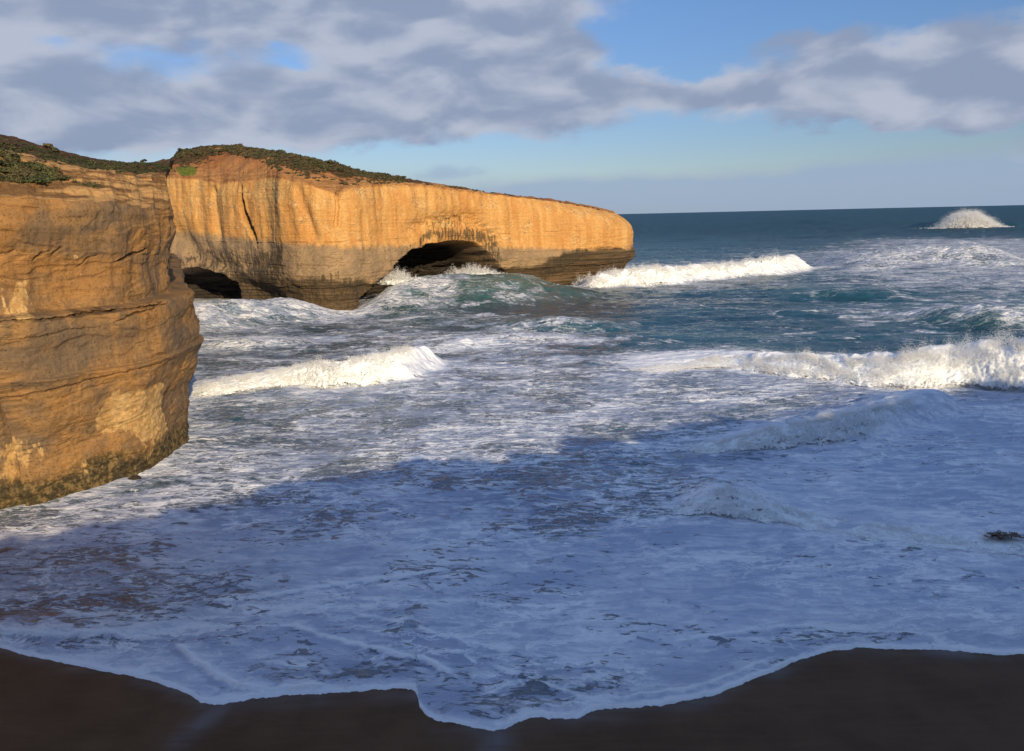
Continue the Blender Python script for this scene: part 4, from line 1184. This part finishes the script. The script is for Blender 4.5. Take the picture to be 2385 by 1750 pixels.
def splash(name, label, cx, cy_base, cy_top, halfw, D, seed, n=9000, spread=.25, mist=1.0):
    """burst of white water thrown up from the sea"""
    b = at_depth(cx, cy_base, D); t = at_depth(cx, cy_top, D); hgt = t[2] - b[2]
    wdt = halfw * K / F * D; px = D / F
    root = empty(name, tuple(float(q) for q in b))
    tag(root, label, 'splash', 'bursts of spray')
    # water dome
    nu, nv = 150, 60
    ph = np.linspace(0, 2 * np.pi, nu)[None]; v = np.linspace(0, 1, nv)[:, None]
    rad = np.cos(v * np.pi / 2) ** .8
    U = np.cos(ph) * 2 + v * 0; W_ = np.sin(ph) * 2 + v * 3
    lob = 1 + .35 * fbm(U * 1.5 + seed, W_ * 1.5, 4, seed) + .22 * fbm(U * 5, W_ * 5, 3, seed + 3)
    X = np.cos(ph) * rad * wdt * .85 * lob; Y = np.sin(ph) * rad * wdt * .5 * lob
    Z = v * hgt * .36 * np.clip(lob, .4, 1.6) * (1 - .25 * np.abs(np.cos(ph)) * v) - .3
    V = np.stack([X + v * 0, Y + v * 0, Z], -1)
    edge = (1.2 - 1.05 * v + 0 * ph) * mist
    mesh_obj('foam_mass', V, grid_faces(nv, nu), FOAM, root, attrs=dict(edge=edge))
    a = rng.normal(0, .42, n); hh = rng.beta(1.3, 2.2, n)
    lim = np.clip(1 - (np.abs(a) / 1.15) ** 2, .02, 1) * np.clip(1 + .75 * fbm(a * 4, a * 0, 5, seed + 9, .6) - .25 * a, .1, 1.6)
    Pp = np.stack([a * wdt * (1 + .3 * hh), rng.normal(0, .25, n) * wdt, hh * hgt * lim], -1)
    droplets('spray', Pp, px * rng.uniform(.20, .48, n) * (1.15 - .6 * hh), SPRAY, root)


build_sea(); build_beach(); build_terrain()
for w in WAVES:
    if w.roll: build_breaker(w)
D_far = ground(2130, 500)[1] - 14
splash('wave_burst', 'bright white burst of spray far out near the horizon', 2130, 500, 462, 54, D_far, 811, 50000, mist=2.2)
splash('wave_burst', 'white splash climbing the rock at the left foot of the sea arch', 872, 622, 584, 42, 272, 821, 7000)
splash('wave_burst', 'white surge against the foot of the rock buttress, left of the arch', 645, 690, 658, 40, 243, 831, 4000)
splash('wave_burst', 'spray breaking on the shadowed back of the arch', 1040, 604, 578, 60, 300, 841, 5000)
splash('wave_burst', 'white water bursting against the outer tip of the headland', 1300, 632, 598, 40, 326, 851, 5000)
#@@PLANTS@@
# ================================================================== vegetation and small things
def shrub_mesh(name, mat, seed, n=420, leaf=.16, lobes=9, flat=.62):
    """unit-radius bush: leaf blades gathered in clumps through a domed volume"""
    r = np.random.default_rng(seed)
    th = r.random(lobes) * 2 * np.pi; rr = np.sqrt(r.random(lobes)) * .68
    c = np.stack([rr * np.cos(th), rr * np.sin(th), flat * (.25 + .6 * r.random(lobes)) * (1.05 - rr)], -1)
    rad = r.uniform(.24, .44, lobes)
    k = r.integers(0, lobes, n)
    d = r.normal(size=(n, 3)); d /= np.linalg.norm(d, axis=1)[:, None]; d[:, 2] = np.abs(d[:, 2]) * .9 - .15
    P = c[k] + d * rad[k][:, None] * r.uniform(.55, 1.12, n)[:, None]
    P[:, 2] = np.maximum(P[:, 2], .02)
    a = d + r.normal(0, .6, (n, 3)); a /= np.linalg.norm(a, axis=1)[:, None]
    b = np.cross(a, r.normal(size=(n, 3))); b /= np.linalg.norm(b, axis=1)[:, None]
    t = np.cross(a, b); L = leaf * r.uniform(.6, 1.5, n)[:, None]
    V = np.stack([P - b * L * .5, P + t * L * .45 + a * L * .2, P + b * L * .5 + a * L * .35, P - t * L * .45 + a * L * .2], 1).reshape(-1, 3)
    Fc = np.arange(4 * n).reshape(-1, 4)
    return V, Fc


def grid_pick(T, poly, n, cols, seed):
    """random places on a slope mesh within an outline, evenly by area"""
    r = np.random.default_rng(seed)
    G = T[:, cols]
    q = proj(G)
    ins = poly_dist(q[..., 0], q[..., 1], np.array(poly, float)) > 0
    du = np.linalg.norm(np.diff(G, axis=1, append=G[:, -1:]), axis=2); dv = np.linalg.norm(np.diff(G, axis=0, append=G[-1:]), axis=2)
    wgt = (du * dv * ins).ravel()
    if wgt.sum() <= 0: return np.zeros((0, 3))
    i = r.choice(len(wgt), n, p=wgt / wgt.sum())
    return G.reshape(-1, 3)[i]


def nearest(T, cols, x, y):
    G = T[:, cols]; q = proj(G); k = np.argmin((q[..., 0] - x) ** 2 + (q[..., 1] - y) ** 2)
    return G.reshape(-1, 3)[k]


HT, NTP = HL['T'], NC['T']
HC = slice(0, HL['it']); NCC = slice(0, NTP.shape[1])


def bushes(name, mat, pts, size, label, group, seed, flat=.62, sink=.12):
    protos = []
    for k in range(4):
        V, Fc = shrub_mesh(name, mat, seed + k, 460, .17, 8 + 2 * k, flat)
        protos.append(mesh_obj(name, V, Fc, mat, smooth=False, link=False))
    for i, p in enumerate(pts):
        o = protos[i % 4] if i < 4 else protos[i % 4].copy()
        COL.objects.link(o)
        s_ = size * random.uniform(.6, 1.35)
        o.location = (p[0], p[1], p[2] - sink * s_); o.rotation_euler = (0, 0, random.uniform(0, 6.28))
        o.scale = (s_ * random.uniform(.85, 1.25), s_, s_ * random.uniform(.8, 1.15))
        tag(o, label, 'bush', group)


def scrub(name, mat, pts, size, seed, n=70, leaf=.3):
    r = np.random.default_rng(seed); VV = []; 
    vars_ = [shrub_mesh('', None, seed + k, n, leaf, 6, .5)[0] for k in range(5)]
    for i, p in enumerate(pts):
        a = r.random() * 6.28; s_ = size * r.uniform(.5, 1.4); V = vars_[i % 5]
        R2 = np.array([[math.cos(a), -math.sin(a), 0], [math.sin(a), math.cos(a), 0], [0, 0, 1]])
        VV.append((V * s_) @ R2.T + p - [0, 0, .08 * s_])
    V = np.vstack(VV)
    o = mesh_obj(name, V, np.arange(len(V)).reshape(-1, 4), mat, smooth=False); tag(o, kind='stuff'); return o


ridge = [(386, 342), (398, 326), (440, 319), (475, 315), (560, 321), (650, 338), (740, 358), (800, 374), (850, 386), (905, 396), (880, 400), (800, 390), (740, 384), (700, 380), (660, 374), (610, 362), (560, 348), (500, 340), (430, 344), (395, 352)]
bushes('bush', LEAF_A, grid_pick(HT, ridge, 230, HC, 1), 1.7, 'low olive green bush in the dense scrub along the crest of the headland', 'bushes along the crest of the headland', 900, .46)
scrub('scrub', LEAF_D, np.vstack([grid_pick(HT, ridge, 900, HC, 2), grid_pick(HT, [(560, 346), (700, 378), (880, 398), (905, 402), (760, 408), (700, 400), (640, 384), (600, 372)], 200, HC, 3),
                                  grid_pick(HT, [(372, 362), (400, 350), (440, 346), (480, 350), (440, 362), (432, 372), (380, 386)], 60, HC, 4),
                                  grid_pick(HT, [(905, 402), (1000, 414), (1150, 434), (1290, 454), (1330, 464), (1200, 441), (1000, 412)], 90, HC, 5)]), .8, 910)
slope = [(-220, 290), (0, 338), (40, 350), (90, 372), (128, 388), (135, 399), (60, 403), (0, 398), (-220, 385)]
bushes('bush', LEAF_B, grid_pick(NTP, slope, 170, NCC, 6), 1.15, 'green bush in the dense patch on the slope above the brown cliff', 'bushes on the slope above the brown cliff', 920, .5)
heath = [(-200, 262), (0, 300), (100, 328), (200, 352), (345, 360), (380, 372), (300, 384), (220, 376), (130, 362), (60, 352), (-200, 300)]
scrub('heath', LEAF_D, np.vstack([grid_pick(NTP, heath, 900, NCC, 7), grid_pick(NTP, slope, 420, NCC, 8)]), .55, 930)
scrub('undergrowth', LEAF_B, np.vstack([grid_pick(NTP, [(180, 352), (240, 358), (320, 372), (300, 382), (230, 374)], 40, NCC, 9), grid_pick(NTP, [(135, 398), (200, 402), (260, 420), (200, 412)], 14, NCC, 10)]), .6, 940)
# separate skyline shrubs
def single(T, cols, x, y, size, label, mat, seed, flat=.8, tall=1.0, lean=0.0):
    p = nearest(T, cols, x, y)
    root = empty('shrub', tuple(float(a) for a in p)); tag(root, label, 'shrub')
    V, Fc = shrub_mesh('crown', mat, seed, 420, .2, 7, flat); V = V * size; V[:, 2] = V[:, 2] * tall + .08 * size; V[:, 0] += lean * V[:, 2]
    mesh_obj('crown', V, Fc, mat, root, smooth=False)
    sv = []; sf = []
    r = np.random.default_rng(seed)
    for j in range(4):
        a = r.random() * 6.28; b0 = np.array([.1 * math.cos(a), .1 * math.sin(a), -.3]) * size; b1 = np.array([.35 * math.cos(a) + lean * .6, .35 * math.sin(a), .75 * tall]) * size
        for c_, rad in ((b0, .06), (b1, .025)):
            for m_ in range(6):
                sv.append(c_ + size * rad * np.array([math.cos(m_ * 1.047), math.sin(m_ * 1.047), 0]))
        for m_ in range(6): sf.append([12 * j + m_, 12 * j + (m_ + 1) % 6, 12 * j + 6 + (m_ + 1) % 6, 12 * j + 6 + m_])
    mesh_obj('stem', sv, sf, WOOD, root)
single(NTP, NCC, 108, 328, 1.25, 'windblown shrub standing alone on the dark skyline above the brown cliff', LEAF_A, 951, .9, 1.1, -.5)
single(NTP, NCC, 122, 336, 1.0, 'lower shrub right beside the windblown shrub on the skyline', LEAF_A, 952)
single(HT, HC, 396, 332, 1.7, 'dark bush overhanging the inland end of the headland mound', LEAF_D, 953, .8, 1.0, -.3)
single(HT, HC, 852, 389, 1.5, 'dark bush on the skyline where the headland mound runs out, landward of a pair', LEAF_D, 954)
single(HT, HC, 888, 394, 1.3, 'outermost dark bush on the skyline of the headland', LEAF_D, 955)
single(NTP, NCC, 318, 358, .9, 'tiny dark bush in the dip of the skyline between the two slopes', LEAF_D, 956)
single(HT, HC, 360, 352, .9, 'small bush on the bank leading up to the headland mound', LEAF_D, 957)

# fresh grass at the inland end of the mound
gp = grid_pick(HT, [(388, 372), (402, 366), (428, 368), (432, 378), (425, 387), (398, 386)], 700, HC, 11)
r_ = np.random.default_rng(12); gv = []
for p in gp:
    for j in range(4):
        a = r_.random() * 6.28; d = np.array([math.cos(a), math.sin(a), 0]) * .07; l = np.array([r_.normal(0, .12), r_.normal(0, .12), r_.uniform(.25, .6)])
        b = p + np.array([r_.normal(0, .2), r_.normal(0, .2), -.05]); gv += [b - d, b + d, b + l + d * .3, b + l - d * .3]
tag(mesh_obj('grass', gv, np.arange(len(gv)).reshape(-1, 4), GRASS, smooth=False), kind='stuff')


def rock(label, x, y, rx, ry, rz, seed, mat):
    p = ground(x, y)
    nu, nv = 60, 36
    ph = np.linspace(0, 2 * np.pi, nu)[None]; v = np.linspace(-.5, np.pi / 2, nv)[:, None]
    n = 1 + .35 * fbm(np.cos(ph) * 1.3 + v + seed, np.sin(ph) * 1.3 + v, 4, seed) * np.cos(v)
    V = np.stack([np.cos(ph) * np.cos(v) * rx * n, np.sin(ph) * np.cos(v) * ry * n, np.sin(v) * rz * n + 0 * ph], -1)
    o = mesh_obj('rock', V, grid_faces(nv, nu), mat); o.location = p; tag(o, label, 'rock')
    for k in ('pale', 'dark', 'soil', 'cave', 'seam'):
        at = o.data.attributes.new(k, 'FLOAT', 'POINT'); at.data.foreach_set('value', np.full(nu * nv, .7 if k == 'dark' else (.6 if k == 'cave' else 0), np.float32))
rock('small dark wet rock awash beside the foot of the brown cliff', 297, 1054, .75, .6, .45, 971, ROCK_NEAR)

# drift of kelp in the shore break
KELP, _t, _b = new_mat('brown_kelp'); _n = _t.noise(_t.pos(), 5, 4, .6)
_t.l.new(_t.mix(_t.mr(_n, .35, .65), (.035, .02, .010), (.12, .065, .028)), _b.inputs['Base Color']); _b.inputs['Roughness'].default_value = .35
p = ground(2205, 1186); r_ = np.random.default_rng(14); kv = []; kf = []
for i in range(110):
    c = np.array([r_.normal(0, .75), r_.normal(0, .28), r_.uniform(.22, .40)]); a = r_.random() * 6.28; w_ = r_.uniform(.05, .12)
    b0 = len(kv)
    for j in range(7):
        a += r_.normal(0, .5); t_ = np.array([math.cos(a), math.sin(a), r_.normal(0, .08)]) * .13; nrm = np.array([-math.sin(a), math.cos(a), .3]) * w_ * (1.1 - j / 8)
        kv += [c - nrm, c + nrm]; c = c + t_
    for j in range(6): kf.append([b0 + 2 * j, b0 + 2 * j + 1, b0 + 2 * j + 3, b0 + 2 * j + 2])
o = mesh_obj('seaweed', kv, kf, KELP); o.location = (p[0], p[1], .15); tag(o, 'tangle of brown kelp tossed in the shore break at the right', 'seaweed')
